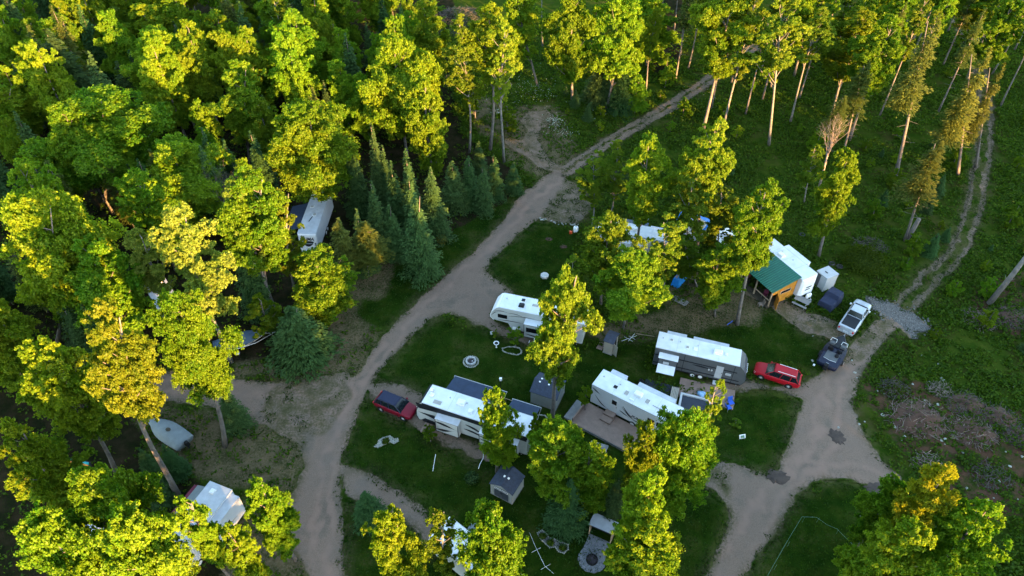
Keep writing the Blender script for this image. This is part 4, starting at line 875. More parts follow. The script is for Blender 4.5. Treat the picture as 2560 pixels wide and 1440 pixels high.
stripe(s, [swoosh(7.45, 11.3, 2.35, 1.9, .3, bow=.03), swoosh(7.45, 11.3, 1.9, 1.35, .28, bow=.03), swoosh(7.45, 11.3, 1.35, .95, .28, bow=.03)], y=-.77)
roofbox(t, 4.6, 1.35, 3.64); roofbox(t, 7.5, 1.25, 3.64, 1.0, .75)
hatch(t, 1.1, 1.75, 3.64, .32, .32, 'bright', .25); hatch(t, 1.4, 1.2, 3.64, .35, .35, 'bright', .25); hatch(t, 5.9, .75, 3.64, .4, .4, 'bright', .22)
B(1.9, 2.75, .35, .8, 3.645, 3.68).build('skylight', 'smoke', t)
for x0, x1, d in ((2.2, 8.0, 2.5), (9.0, 12.0, 1.9)):
    a = MB(); a.hexa([(x0, 2.5, 3.3), (x1, 2.5, 3.3), (x1, 2.5+d, 2.75), (x0, 2.5+d, 2.75)], [(x0, 2.5, 3.33), (x1, 2.5, 3.33), (x1, 2.5+d, 2.78), (x0, 2.5+d, 2.78)]); aw = a.build('awning', 'awning', t)
    q = MB(); q.tube([(x0-.1, 2.5+d, 2.76), (x1+.1, 2.5+d, 2.76)], .05, 8); q.build('awning_roller', 'steel', aw)
    for x in (x0-.05, x1+.05): MB().tube([(x, 2.47, 1.6), (x, 2.5+d, 2.76)], .03, 5).build('awning_arm', 'steel', aw)
# shed roofed white slide at the back
B(8.2, 8.9, 2.45, 3.0, 2.7, 3.0).build('slide_out', 'white', t, bevel=.02)
MBK = mw.copy()

# fifth wheel on the gravel spur
mw, _ = frame((1246, 768), (1386, 796.5), 3.75)
mw = mw @ Matrix.Translation((-1.0, 0, 0))
t = trailer('white and beige fifth wheel trailer parked nose out on the gravel spur', mw, 11.0, 2.45, 3.75, 'fifth', 0, side='cream', cap='bright', wheels=.64, name='fifth_wheel_trailer')
pane(t, .95, 2.0, 2.15, 2.65)
stripe(t, [swoosh(.4, 2.3, 2.95, 3.1, .1), swoosh(2.2, 6, 2.6, 2.9, .07), swoosh(1.0, 4.2, 1.75, 1.9, .1, bow=.05), swoosh(2.2, 4.2, 3.1, 2.8, .06), swoosh(.1, .9, 2.2, 2.9, .1)])
s = slide(t, 4.3, 8.6, .95, .8, 2.85, side='cream', frm='charcoal'); stripe(s, [swoosh(4.5, 8.4, 1.35, 1.1, .22, bow=-.1), swoosh(5.6, 8.5, 1.2, 1.0, .16)], y=-.97)
for x, y in ((3.5, .9), (3.5+3.0, .8)): roofbox(t, x, y, 3.79, .7, .62, .3, m='charcoal')
hatch(t, 3.5, 1.75, 3.79, .42, .42, 'charcoal', .18); hatch(t, 5.0, 1.35, 3.79, .7, .4, 'smoke'); hatch(t, 6.6, 1.5, 3.79, .5, .35, 'charcoal', .15)
for x in (2.7, 3.25): B(x, x+.4, -.12, .05, .62, 1.05).build('step_box', 'bright', t, bevel=.02)

# charcoal sided trailer
mw, _ = frame((1639.2, 868), (1840.2, 914.5), 3.35)
t = trailer('charcoal sided travel trailer with flat white roof behind the furnished patio', mw, 9.9, 2.45, 3.35, 'round', 1, side='greyside', cap='graphite', wheels=.45)
stripe(t, [[(0, 2.35), (8.9, 2.35), (8.9, 2.2), (0, 2.2)], [(0, 1.1), (9.3, 1.1), (9.3, .95), (0, .95)], [(3.2, .6), (3.26, .6), (3.26, 3.2), (3.2, 3.2)], [(8.5, .6), (8.56, .6), (8.56, 3.2), (8.5, 3.2)], swoosh(4.2, 6.6, 2.0, 1.9, .22, bow=.02)], m='charcoal')
tdoor(t, 6.7, .8, 2.7, .75, 'silver', False); pane(t, 7.75, 8.35, 1.55, 1.95, gm='silver'); pane(t, 5.9, 6.1, 1.65, 1.95, gm='silver'); pane(t, 6.2, 6.4, 1.65, 1.95, gm='silver')
B(6.7, 7.35, -.75, -.15, .45, .5).build('entry_step', 'silver', t)
s = slide(t, .55, 2.6, .85, .85, 2.75, side='greyside', roof='roof', frm='charcoal', win=False); pane(s, 1.1, 1.75, 2.0, 2.4, y=-.88, gm='silver')
a = MB(); a.hexa([(.6, -.9, 1.9), (2.5, -.9, 1.9), (2.5, -1.9, 1.55), (.6, -1.9, 1.55)], [(.6, -.9, 1.93), (2.5, -.9, 1.93), (2.5, -1.9, 1.58), (.6, -1.9, 1.58)]); a.build('kitchen_canopy', 'roof', s)
for x0, x1 in ((.9, 3.0), (3.8, 7.6)): slide(t, x0, x1, .75, .9, 3.0, W=2.45, side='charcoal', roof='roofold', far=True)
roofbox(t, 6.5, 1.2, 3.39, 1.0, .75, .32); hatch(t, 1.5, 1.55, 3.39, .3, .3, 'smoke'); hatch(t, 3.3, 1.0, 3.39, .3, .35, 'smoke'); hatch(t, 4.15, 1.05, 3.39, .35, .4, 'bright'); roofbox(t, 7.4, 1.25, 3.39, .35, .3, .2)
text('G', t, Matrix(((0, 0, 1, 9.9), (1, 0, 0, 1.2), (0, 1, 0, 1.8), (0, 0, 0, 1))), .01, 'bright') if False else None
for k in range(5): B(9.86, 9.905, .55+k*.28, .72+k*.28, 2.05, 2.25).build('badge', 'bright', t)
MG = mw.copy()

# white trailer with the deck
mw, _ = frame((1480, 961), (1660.5, 1051), 3.35)
t = trailer('white travel trailer with a wooden deck along its side', mw, 10.0, 2.45, 3.35, 'slant', 1, side='white', wheels=.50)
tdoor(t, 2.35, .75, 2.75, .75); tdoor(t, 7.35, .75, 2.75, .7); pane(t, 6.5, 7.15, 1.95, 2.5); pane(t, 8.5, 8.95, 1.95, 2.5)
stripe(t, [swoosh(.1, 1.2, 2.95, 2.35, .2, bow=0), swoosh(.5, 2.2, 2.0, .8, .17, bow=-.3), swoosh(3.7, 5.2, 2.4, 1.35, .22, bow=-.35), swoosh(3.6, 5.6, 2.2, 1.1, .12, bow=-.35), swoosh(3.4, 4.6, 1.5, 1.1, .16, bow=0), swoosh(5.0, 6.3, 1.0, .8, .1, bow=.1)])
text('PUMA', t, SIDE(5.35, 1.55), .46, 'charcoal')
for x0, x1 in ((.75, 2.5), (3.9, 8.0)): slide(t, x0, x1, .85, .9, 3.0, W=2.45, side='white', roof='roofold', far=True)
roofbox(t, 4.6, 1.4, 3.39, .95, .75, .32); hatch(t, 2.2, 1.0, 3.39, .42, .42, 'charcoal'); hatch(t, 3.5, .95, 3.39, .42, .55); hatch(t, 5.75, 1.15, 3.39, .42, .55); roofbox(t, 4.3, .45, 3.39, .6, .25, .12)
an = MB().tube([(6.4, 1.0, 3.44), (7.6, .95, 3.48)], .04, 5).build('antenna', 'silver', t); B(7.5, 7.8, .85, 1.05, 3.42, 3.5).build('antenna_head', 'charcoal', an)
MP = mw.copy()

# trailer under the trees by the gravel patch
mw, _ = frame((1559, 585), (1640, 600.5), 3.5, 9.8, 'M')
t = trailer('pale trailer half hidden under aspens next to the gravel patch', mw @ Matrix.Translation((-1.3, 0, 0)), 9.8, 2.45, 3.5, 'fifth', 0, side='white', roof='roof', wheels=.6, name='fifth_wheel_trailer')
s = slide(t, 4.2, 7.4, .9, .8, 2.8, side='white', frm='white', win=False); pane(s, 5.7, 6.8, 1.2, 2.0, y=-.92)
slide(t, 7.2, 9.0, .8, .9, 3.1, W=2.45, side='white', far=True); stripe(t, [swoosh(7.6, 9.7, 1.7, 1.5, .1), swoosh(7.6, 9.7, 1.2, 1.4, .1)])
a = MB(); a.hexa([(2.0, 2.5, 3.2), (6.8, 2.5, 3.2), (6.8, 4.3, 2.7), (2.0, 4.3, 2.7)], [(2.0, 2.5, 3.23), (6.8, 2.5, 3.23), (6.8, 4.3, 2.73), (2.0, 4.3, 2.73)]); a.build('awning', 'bluecanvas', t)
roofbox(t, 5.2, 1.3, 3.54)

# white trailer behind the cabin
mw, _ = frame((1920, 629), (2006, 700), 3.3, 7.6, 'B')
t = trailer('white travel trailer standing behind the green roofed cabin', mw, 7.6, 2.45, 3.3, 'square', 1, side='white', wheels=.45)
slide(t, 1.8, 5.6, .85, .8, 3.25, W=2.45, side='white', far=True); roofbox(t, 3.0, .9, 3.34, .95, .75, .32)
MB().hexa([(7.62, .0, .75), (7.95, .35, .75), (7.95, 2.1, .75), (7.62, 2.45, .75)], [(7.62, .0, 3.3), (7.8, .25, 3.2), (7.8, 2.2, 3.2), (7.62, 2.45, 3.3)]).build('front_cap', 'bright', t, bevel=.04)
q = MB(); q.box(7.93, 7.98, .8, 1.7, 1.9, 1.98); q.box(7.93, 7.98, .7, 1.5, 1.55, 1.62); q.build('stripe', 'charcoal', t)
h = MB(); h.tube([(7.6, .5, .5), (8.9, 1.22, .5)], .05, 5); h.tube([(7.6, 1.95, .5), (8.9, 1.22, .5)], .05, 5); h.build('hitch', 'steel', t)
tk = MB(); 
for y in (1.02, 1.42): tk.lathe([(.06, .5), (.17, .56), (.19, .68), (.19, .98), (.13, 1.12), (.05, 1.2)], (8.35, y, 0), 14)
tk.build('propane_tank', 'bright', t, smooth=True)
MC = mw.copy()

# trailer in the woods with its name on the front
mw, _ = frame((766.7, 521), (746.7, 574.4), 3.2, 8.6, 'B')
t = trailer('white trailer half hidden in the left woods with its front facing the road', mw, 8.6+.8, 2.45, 3.2, 'square', 1, side='white', roof='roofold', wheels=.5)
L_ = 9.4
a = MB(); a.hexa([(2.6, 0, 3.1), (8.2, 0, 3.1), (8.2, -2.4, 2.5), (2.6, -2.4, 2.5)], [(2.6, 0, 3.13), (8.2, 0, 3.13), (8.2, -2.4, 2.53), (2.6, -2.4, 2.53)]); a.build('awning', 'awning', t)
c_ = MB(); c_.hexa([(L_, .02, .6), (L_+.5, .1, .6), (L_+.5, 2.35, .6), (L_, 2.43, .6)], [(L_, .02, 3.2), (L_+.16, .08, 3.05), (L_+.16, 2.37, 3.05), (L_, 2.43, 3.2)]); fc = c_.build('front_cap', 'bright', t, bevel=.04)
nrm = Vector((2.45, 0, .34)).normalized(); up = Vector((-.34, 0, 2.45)).normalized()
def FR(y, z): 
    x = L_+.5-(z-.6)/2.45*.34+.012; rt = Vector((0, 1, 0)); return Matrix(((rt.x, up.x, nrm.x, x), (rt.y, up.y, nrm.y, y), (rt.z, up.z, nrm.z, z), (0, 0, 0, 1)))
text('PUMA', fc, FR(1.22, 2.45), .62, 'charcoal')
e = MB(); pts = [(-.8, .32), (-.4, .42), (0, .45), (.4, .42), (.8, .32), (.55, -.1), (.25, -.34), (0, -.4), (-.25, -.34), (-.55, -.1)]; e.prism(pts, 0, .01, 'z'); em = e.build('emblem', 'charcoal', fc); em.matrix_local = FR(1.22, 1.75)
e = MB(); 
for k in range(7): a0 = -.48+k*.16; e.prism([(a0-.05, .1), (a0+.02, .2), (a0+.08, .08), (a0, -.1+.08*abs(k-3)/3)], .011, .016, 'z')
ei = e.build('emblem_highlight', 'silver', fc); ei.matrix_local = FR(1.22, 1.75)
e = MB()
for s_ in (-1, 1):
    for k in (0, 1): e.prism([(s_*.82, .05-.2*k), (s_*1.12, .25-.2*k), (s_*.95, -.02-.2*k)], 0, .01, 'z')
e.build('stripe', 'charcoal', fc).matrix_local = FR(1.22, 1.75)
B(L_+.75, L_+1.25, .9, 1.5, .55, 1.2).build('propane_cover', 'bright', t, bevel=.06)
q = MB().tube([(5.8, 1.2, 3.26), (6.9, .95, 3.28)], .05, 5).build('antenna', 'charcoal', t); hatch(t, 5.4, 1.4, 3.24, .5, .4, 'smoke'); hatch(t, 3.6, .7, 3.24, .4, .4, 'smoke')

# trailer with the maroon awning, lower left
mw, _ = frame((526, 1295.6), (580.5, 1225), 3.4, 11.0, 'B')
t = trailer('white trailer with a maroon awning under the maples at the lower left', mw, 11.0, 2.45, 3.4, 'slant', 0, side='white', roof='roofold', wheels=.4)
slide(t, 7.2, 10.7, .9, .8, 3.25, side='white', roof='roofold', frm='white', win=False); 
ch = [c for c in t.children if c.name.startswith('slide_out')][0]; pane(ch, 7.6, 8.9, 1.6, 2.15, y=-.92); stripe(ch, [swoosh(7.3, 9.0, 1.2, 1.0, .12), swoosh(8.0, 9.8, 1.3, 1.5, .1)], y=-.915)
stripe(t, [swoosh(9.0, 10.9, .9, 1.4, .12)])
roofbox(t, 8.2, 1.25, 3.44, 1.05, .8, .34); hatch(t, 10.2, 1.5, 3.44, .42, .42, 'bright', .18)
a = MB(); a.hexa([(4.0, 2.48, 3.3), (10.4, 2.48, 3.3), (10.4, 3.5, 3.0), (4.0, 3.5, 3.0)], [(4.0, 2.48, 3.33), (10.4, 2.48, 3.33), (10.4, 3.5, 3.03), (4.0, 3.5, 3.03)]); aw = a.build('awning', 'greycanvas', t)
a = MB(); a.hexa([(4.0, 3.505, 2.98), (10.4, 3.505, 2.98), (10.4, 4.0, 2.75), (4.0, 4.0, 2.75)], [(4.0, 3.505, 3.01), (10.4, 3.505, 3.01), (10.4, 4.0, 2.78), (4.0, 4.0, 2.78)]); a.build('awning_edge', 'maroon', aw)
for x in (4.0, 10.4): MB().tube([(x, 2.47, 1.7), (x, 4.0, 2.76)], .035, 5).build('awning_arm', 'steel', aw)
o = empty('propane_tank', at(418, 1418), 'white horizontal tank lying at the nose of the maroon awning trailer', 'tank'); MB().tube([(-.5, -.3, .55), (.5, .3, .55)], .32, 14).build('vessel', 'bright', o, bevel=.1); B(-.3, .3, -.15, .15, 0, .26).build('stand', 'steel', o)

# trailer at the bottom edge
A = Vector((*un(1063, 1331, 3.5), 0)); A2 = Vector((*un(1100, 1293, 3.5), 0)); yv = (A2-A).normalized()
mw = Matrix.Translation(A) @ Matrix.Rotation(math.atan2(yv.y, yv.x)-math.pi/2, 4, 'Z')
t = trailer('white trailer under the aspen at the bottom edge of the picture', mw, 9.5, 2.45, 3.5, 'slant', 0, side='cream', cap='bright', roof='roof', wheels=.6)
slide(t, 3.2, 6.0, 1.0, .8, 3.4, W=2.45, side='white', far=True); roofbox(t, 6.9, 1.2, 3.54); hatch(t, 3.4, 1.0, 3.54, .5, .5, 'charcoal', .12); stripe(t, [swoosh(.5, 3.0, 2.4, 1.6, .2), swoosh(.5, 3.0, 1.6, 1.2, .2)])
stripe(t, [[(.86, 3.56), (.92, 3.56), (.92, 3.54), (.86, 3.54)]], y=1.2)

# grey roofed camper in the left woods
mw, _ = frame((410, 735), (396, 705), 2.9)
mw = Matrix.Translation((*un(448, 752, 2.9), 0)) @ Matrix.Rotation(math.radians(128), 4, 'Z')
t = trailer('grey roofed camper hidden behind the pale birch in the left woods', mw, 5.6, 2.45, 2.9, 'square', 0, side='greyside', roof='roofold', wheels=.45); roofbox(t, 4.7, .7, 2.94, .7, .6, .3)

# ------------------------------------------------------------------ cars
def car(label, mw, L, W, paint, roofm, kind='suv', rails=None):
    root = empty({'suv': 'parked_car', 'pickup': 'pickup_truck'}[kind], mw, label, 'car' if kind == 'suv' else 'pickup truck')
    hw = W/2
    def ring(x, w_, zl, zb_, zt): return [(x, -w_*.88, zl), (x, -w_, zl+.16), (x, -w_, zb_), (x, -w_*.93, zt-.04), (x, -w_*.60, zt), (x, w_*.60, zt), (x, w_*.93, zt-.04), (x, w_, zb_), (x, w_, zl+.16), (x, w_*.88, zl)]
    if kind == 'suv':
        st = [(0, .70, .42, .62, .72), (.10, .84, .34, .68, .84), (.45, .95, .28, .78, .95), (1.15, 1.0, .26, .90, 1.04), (2.2, 1.0, .26, .95, 1.07), (3.6, 1.0, .26, .98, 1.10), (4.3, .97, .28, .98, 1.12), (4.62, .90, .36, .92, 1.10), (4.72, .82, .44, .80, .98)]
    else:
        st = [(0, .74, .55, .80, .95), (.12, .88, .45, .90, 1.10), (.5, .97, .42, 1.0, 1.18), (1.35, 1.0, .42, 1.08, 1.24), (3.4, 1.0, .42, 1.14, 1.28), (3.75, 1.0, .42, 1.16, 1.30), (5.7, .99, .5, 1.16, 1.30), (5.85, .96, .55, 1.12, 1.26)]
    k = L/st[-1][0]
    mb = MB(); mb.loft([ring(x*k, hw*w_, a, b, c) for x, w_, a, b, c in st]); body = mb.build('body', paint, root, smooth=True)
    body.modifiers.new('edge', 'BEVEL').width = .03
    def gl(xb0, xt0, xt1, xb1, zb_, zt, wt, name, m, inset=0.0, zz=0.0):
        a = hw*.92-inset; q = MB(); q.hexa([(xb0, -a, zb_), (xb1, -a, zb_), (xb1, a, zb_), (xb0, a, zb_)], [(xt0, -wt, zt), (xt1, -wt, zt), (xt1, wt, zt), (xt0, wt, zt)]); return q.build(name, m, root, bevel=.05)
    if kind == 'suv':
        x0, x1, x2, x3, zb_, zt, wt = 1.12*k, 1.95*k, 4.15*k, 4.62*k, 1.0, 1.66, hw*.70
    else:
        x0, x1, x2, x3, zb_, zt, wt = 1.38*k, 2.1*k, 3.3*k, 3.66*k, 1.18, 1.86, hw*.72
    gl(x0, x1, x2, x3, zb_, zt, wt, 'windows', 'skyglass')
    rf = MB(); rf.hexa([(x1-.08, -wt-.02, zt-.04), (x2+.06, -wt-.02, zt-.04), (x2+.06, wt+.02, zt-.04), (x1-.08, wt+.02, zt-.04)], [(x1+.04, -wt+.06, zt+.045), (x2-.04, -wt+.06, zt+.045), (x2-.04, wt-.06, zt+.045), (x1+.04, wt-.06, zt+.045)]); roof = rf.build('roof', roofm, root, bevel=.03)
    p = MB()
    for s_ in (-1, 1):
        a = hw*.93*s_; t_ = (wt+.01)*s_
        for (xa, xb) in ((x0+.02, x1), (x0+(x3-x0)*.42, x1+(x2-x1)*.40), (x0+(x3-x0)*.72, x1+(x2-x1)*.80), (x3-.03, x2)): p.tube([(xa, a, zb_), (xb, t_, zt)], .038, 5)
    p.build('pillars', roofm if kind == 'suv' else paint, root)
    wr = .36 if kind == 'suv' else .41
    for x in ((.88*k, 3.72*k) if kind == 'suv' else (1.0*k, 4.65*k)):
        for s_ in (-1, 1):
            ring_wheel(root, x, s_*(hw-.12), wr, .25, 'silver', s_)
            MB().lathe([(wr*1.12, s_*-.02), (wr*1.14, s_*.015)], (x, s_*(hw-.005), wr), 18, 'y').build('wheel_arch', 'black', root)
    for s_ in (-1, 1):
        mr = MB(); mr.box(x0+.3, x0+.5, s_*(hw+.10)-.10, s_*(hw+.10)+.08, zb_+.04, zb_+.22); mr.build('mirror', 'bright' if kind == 'pickup' else paint, root, bevel=.03)
        MB().hexa([(.02, s_*hw*.55-.12, .66), (.14, s_*hw*.8-.08, .66), (.18, s_*hw*.8+.02, .66), (.04, s_*hw*.55+.12, .66)], [(.06, s_*hw*.55-.12, .78), (.2, s_*hw*.8-.08, .8), (.24, s_*hw*.8+.02, .8), (.1, s_*hw*.55+.12, .78)]).build('headlight', 'bright', root)
        B(L-.06, L+.02, s_*hw*.80-.09, s_*hw*.80+.09, .75, 1.0).build('taillight', 'redp', root)
    if rails:
        for s_ in (-1, 1): MB().tube([(x1+.35, s_*(wt-.10), zt+.09), (x2-.1, s_*(wt-.10), zt+.09)], .028, 5).build('roof_rail', rails, root)
    B(L-.02, L+.03, -.26, .26, .55, .68).build('licence_plate', 'bright', root)
    return root
# red car: front wheel and rear wheel hubs
a = un(1906, 944, .36); b = un(1970, 965, .36); ang = math.atan2(b[1]-a[1], b[0]-a[0]); d = Vector((math.cos(ang), math.sin(ang), 0)); nrm_ = Vector((-d.y, d.x, 0))
mid = Vector(((a[0]+b[0])/2, (a[1]+b[1])/2, 0))
car('bright red car with silver roof rails on the gravel beside the charcoal trailer', Matrix.Translation(mid-d*2.45+nrm_*.87) @ Matrix.Rotation(ang, 4, 'Z'), 4.9, 1.88, 'red', 'red', rails='bright')
B_ = car.__name__
a = un(1003, 1044, .36); b = un(955, 1024, .36); ang = math.atan2(b[1]-a[1], b[0]-a[0]); d = Vector((math.cos(ang), math.sin(ang), 0)); nrm_ = Vector((-d.y, d.x, 0)); mid = Vector(((a[0]+b[0])/2, (a[1]+b[1])/2, 0))
car('dark red car with a black roof in front of the striped trailer', Matrix.Translation(mid-d*2.28-nrm_*.87) @ Matrix.Rotation(ang, 4, 'Z'), 4.55, 1.86, 'darkred', 'blackpaint')
mw, _ = frame((2163, 752), (2113, 828), .9, 6.0, 'M')
t = car('silver pickup truck with a black bed cover hitched to the fishing boat', mw, 6.0, 2.02, 'silverpaint', 'silverpaint', 'pickup')
B(3.86, 5.78, -.80, .80, 1.29, 1.345).build('bed_cover', 'charcoal', t, bevel=.02); B(5.95, 6.22, -.9, .9, .48, .64).build('rear_bumper', 'steel', t, bevel=.03); B(5.86, 5.96, -.85, .85, .66, 1.22).build('tailgate', 'silver', t)
B(1.15, 1.45, -.75, .75, 1.21, 1.245).build('wiper_cowl', 'black', t)

# covered buggy
mw = at(2078, 747, .9, math.radians(-25+90-22)); t = empty('covered_vehicle', mw, 'small vehicle wrapped in a dark navy cover beside the pickup truck', 'covered vehicle')
rg = lambda x, w_, z: [(x, -w_*1.05, .12), (x, -w_, z*.75), (x, -w_*.86, z), (x, w_*.86, z), (x, w_, z*.75), (x, w_*1.05, .12)]
MB().loft([rg(-1.45, .80, 1.0), rg(-1.38, .86, 1.12), rg(-.2, .9, 1.22), rg(0, .9, 1.75), rg(1.2, .88, 1.72), rg(1.42, .85, 1.3)]).build('cover', 'navy', t, bevel=.08)

# ------------------------------------------------------------------ boats
def hull(L, W, zk, zg, n=12, sharp=1.0):
    rs_ = []
    for i in range(n+1):
        t = i/n; x = L*t; w_ = W/2*(1-(max(0, (t-.45)/.55))**2.0*.93)*(.92+.08*min(1, t*4)); k = zk+(zg-zk)*.55*max(0, (t-.7)/.3)**2; g = zg+.12*t*t
        rs_.append((x, w_, k, g))
    return rs_
def boat_trailer(root, L, W, rim='bright'):
    tr = MB()
    for s_ in (-1, 1): tr.tube([(.2, s_*W*.30, .42), (L*.75, s_*W*.30, .42), (L+.9, 0, .45)], .05, 5)
    tr.tube([(L*.4, -W*.5, .36), (L*.4, W*.5, .36)], .05, 5); tr.tube([(L+.9, 0, .45), (L+1.4, 0, .45)], .05, 5); f = tr.build('trailer_frame', 'steel', root)
    for s_ in (-1, 1): ring_wheel(root, L*.38, s_*(W*.5+.08), .32, .2, rim, s_)
def covered_boat(label, mw, L, W, m, hm, ridge=.5, motor=True, name='covered_boat'):
    root = empty(name, mw, label, 'boat'); H_ = hull(L, W, .48, 1.05)
    MB().loft([[(x, -w_, g), (x, -w_*.85, k+.22), (x, 0, k), (x, w_*.85, k+.22), (x, w_, g)] for x, w_, k, g in H_]).build('hull', hm, root, smooth=True)
    rings = []
    for i, (x, w_, k, g) in enumerate(H_):
        t = i/12; h = ridge*math.sin(math.pi*min(1, .15+t*.8))**.7*(1-.55*max(0, t-.55)/.45); w2 = w_+.03
        rings.append([(x, -w2, g-.10), (x, -w2*.98, g+.02), (x, -w2*.5, g+h*.6), (x, 0, g+h), (x, w2*.5, g+h*.6), (x, w2*.98, g+.02), (x, w2, g-.10)])
    MB().loft(rings).build('cover', m, root, smooth=True)
    boat_trailer(root, L, W)
    if motor:
        mo = MB(); mo.hexa([(-.62, -.2, .95), (-.12, -.2, .95), (-.12, .2, .95), (-.62, .2, .95)], [(-.56, -.15, 1.5), (-.15, -.17, 1.48), (-.15, .17, 1.48), (-.56, .15, 1.5)]); mm = mo.build('outboard_motor', 'black', root, bevel=.05)
        B(-.42, -.22, -.06, .06, .3, .95).build('motor_leg', 'charcoal', mm)
    return root
mw, _ = frame((462, 1106), (378, 1050), 1.1, 5.2, 'M')
cb = covered_boat('grey covered boat on a trailer beside the golden maple trunk', mw, 5.3, 2.2, 'greycanvas', 'greycanvas')
MB().prism([(2.3+.3*math.cos(a*.5236), .22*math.sin(a*.5236)) for a in range(12)], 1.60, 1.606, 'z').build('leaf_litter', 'mulch', cb)
mw, _ = frame((550, 862), (644, 832), 1.2, 5.6, 'M')
covered_boat('slate blue covered boat on a trailer under the pale leaning birch', mw, 5.8, 2.3, 'bluecanvas', 'bright', ridge=.6, motor=False)
mw, _ = frame((2066, 914), (2108, 842), .9, 5.7, 'M'); Lb = 5.6
t = empty('fishing_boat', mw, 'open navy fishing boat on a trailer hitched behind the pickup truck', 'boat'); H_ = hull(Lb, 2.4, .45, .98)
MB().loft([[(x, -w_, g), (x, -w_*.86, k+.2), (x, 0, k), (x, w_*.86, k+.2), (x, w_, g)] for x, w_, k, g in H_]).build('hull', 'navygel', t, smooth=True)
dk = MB(); dk.prism([(x, -w_*.80) for x, w_, k, g in H_ if x > 3.0]+[(x, w_*.80) for x, w_, k, g in reversed(H_) if x > 3.0], 1.06, 1.10, 'z'); dk.build('front_deck', 'charcoal', t)
MB().prism([(.1, -.95), (2.0, -1.0), (2.0, 1.0), (.1, .95)], 1.0, 1.04, 'z').build('rear_deck', 'navygel', t)
MB().prism([(1.0, -.7), (2.35, -.7), (2.35, .7), (1.0, .7)], 1.045, 1.07, 'z').build('casting_deck', 'greyside', t); MB().tube([(1.0, -.7, 1.09), (.9, 0, 1.09), (1.0, .7, 1.09)], .02, 4).build('deck_trim', 'bright', t); MB().lathe([(.2, 1.07), (.24, 1.25), (.1, 1.3)], (1.9, -.45, 0), 12).build('pedestal_seat', 'black', t)
for s_ in (-1, 1):
    c_ = MB(); c_.hexa([(3.3, s_*.62-.3, 1.1), (4.0, s_*.55-.25, 1.1), (4.0, s_*.55+.25, 1.1), (3.3, s_*.62+.3, 1.1)], [(3.35, s_*.62-.28, 1.42), (3.7, s_*.58-.22, 1.45), (3.7, s_*.58+.22, 1.45), (3.35, s_*.62+.28, 1.42)]); cc = c_.build('console', 'greyside', t, bevel=.04)
    ws = MB(); ws.tube([(3.62, s_*.6-.32, 1.42), (3.85, s_*.6-.28, 1.72), (3.85, s_*.6+.28, 1.72), (3.62, s_*.6+.32, 1.42)], .03, 5); ws.build('windscreen', 'bright', cc)
    se = MB(); se.box(2.5, 3.0, s_*.5-.28, s_*.5+.28, 1.05, 1.2); se.box(2.4, 2.52, s_*.5-.28, s_*.5+.28, 1.2, 1.6); se.build('seat', 'black' if s_ > 0 else 'charcoal', t, bevel=.05)
MB().tube([(2.45, -.7, 1.2), (2.5, -.4, 1.5), (2.75, -.55, 1.15)], .035, 5).build('grab_rail', 'bright', t)
mo = MB(); mo.hexa([(-.75, -.24, .95), (-.05, -.24, .95), (-.05, .24, .95), (-.75, .24, .95)], [(-.68, -.17, 1.55), (-.12, -.19, 1.55), (-.12, .19, 1.55), (-.68, .17, 1.55)]); mm = mo.build('outboard_motor', 'black', t, bevel=.06); B(-.05, .15, -.15, .15, 1.0, 1.3).build('bracket', 'silver', mm)
B(-.35, -.1, 1.05, 1.25, .45, .55).build('trailer_light', 'bright', t); boat_trailer(t, Lb, 2.4, 'silver')

# ------------------------------------------------------------------ sheds, cabin, shelter
def shed(label, mw, L, D, He, Hr, wall='vinyl', ridge='x', doors=None, vents=()):
    """L along x, D along y; ridge along x or y; y = 0 is the side towards the photo"""
    root = empty('garden_shed', mw, label, 'shed'); B(-.03, L+.03, -.03, D+.03, 0, .10).build('floor_base', 'deckgrey', root)
    if ridge == 'x': w_ = MB().prism([(0, .1), (D, .1), (D, He), (D/2, Hr), (0, He)], 0, L, 'x')
    else: w_ = MB().prism([(0, .1), (L, .1), (L, He), (L/2, Hr), (0, He)], 0, D, 'y')
    w_.build('wall', wall, root); r = MB(); o = .10; th = .05
    if ridge == 'x':
        s = (Hr-He)/(D/2); 
        r.prism([(-o, He-o*s+.01), (D/2, Hr+.01), (D+o, He-o*s+.01), (D+o, He-o*s+.01+th), (D/2, Hr+.01+th), (-o, He-o*s+.01+th)], -o, L+o, 'x')
    else:
        s = (Hr-He)/(L/2); r.prism([(-o, He-o*s+.01), (L/2, Hr+.01), (L+o, He-o*s+.01), (L+o, He-o*s+.01+th), (L/2, Hr+.01+th), (-o, He-o*s+.01+th)], -o, D+o, 'y')
    rf = r.build('roof', 'shingle', root)
    for (x, y, z) in vents: B(x-.09, x+.09, y-.09, y+.09, z-.06, z+.08).build('roof_vent', 'bright', rf, bevel=.01)
    return root
# small shed with double doors, bottom centre
mw, l_ = frame((1227, 1233), (1280.5, 1261), 0)
t = shed('small grey shed with dark double doors and two white roof vents', mw, l_, 2.2, 1.75, 2.35, 'vinyl', 'y', vents=[(l_*.46-.12, 1.0, 2.32), (l_*.54+.12, 1.0, 2.30)])
for k, (a, b) in enumerate(((.18, .495), (.505, .82))):
    d_ = B(l_*a, l_*b, -.03, 0, .16, 1.72).build('door', 'door', t); B(l_*a+.04, l_*b-.04, -.042, -.031, 1.36, 1.64).build('window', 'bright', d_)
    for j in range(4): x = l_*a+.09+j*(l_*(b-a)-.16)/4; B(x, x+(l_*(b-a)-.16)/4-.04, -.05, -.043, 1.42, 1.58).build('pane', 'glass', d_)
    hx = l_*.5+(-.09 if k == 0 else .04); B(hx, hx+.05, -.06, -.031, .9, 1.1).build('handle', 'black', d_)
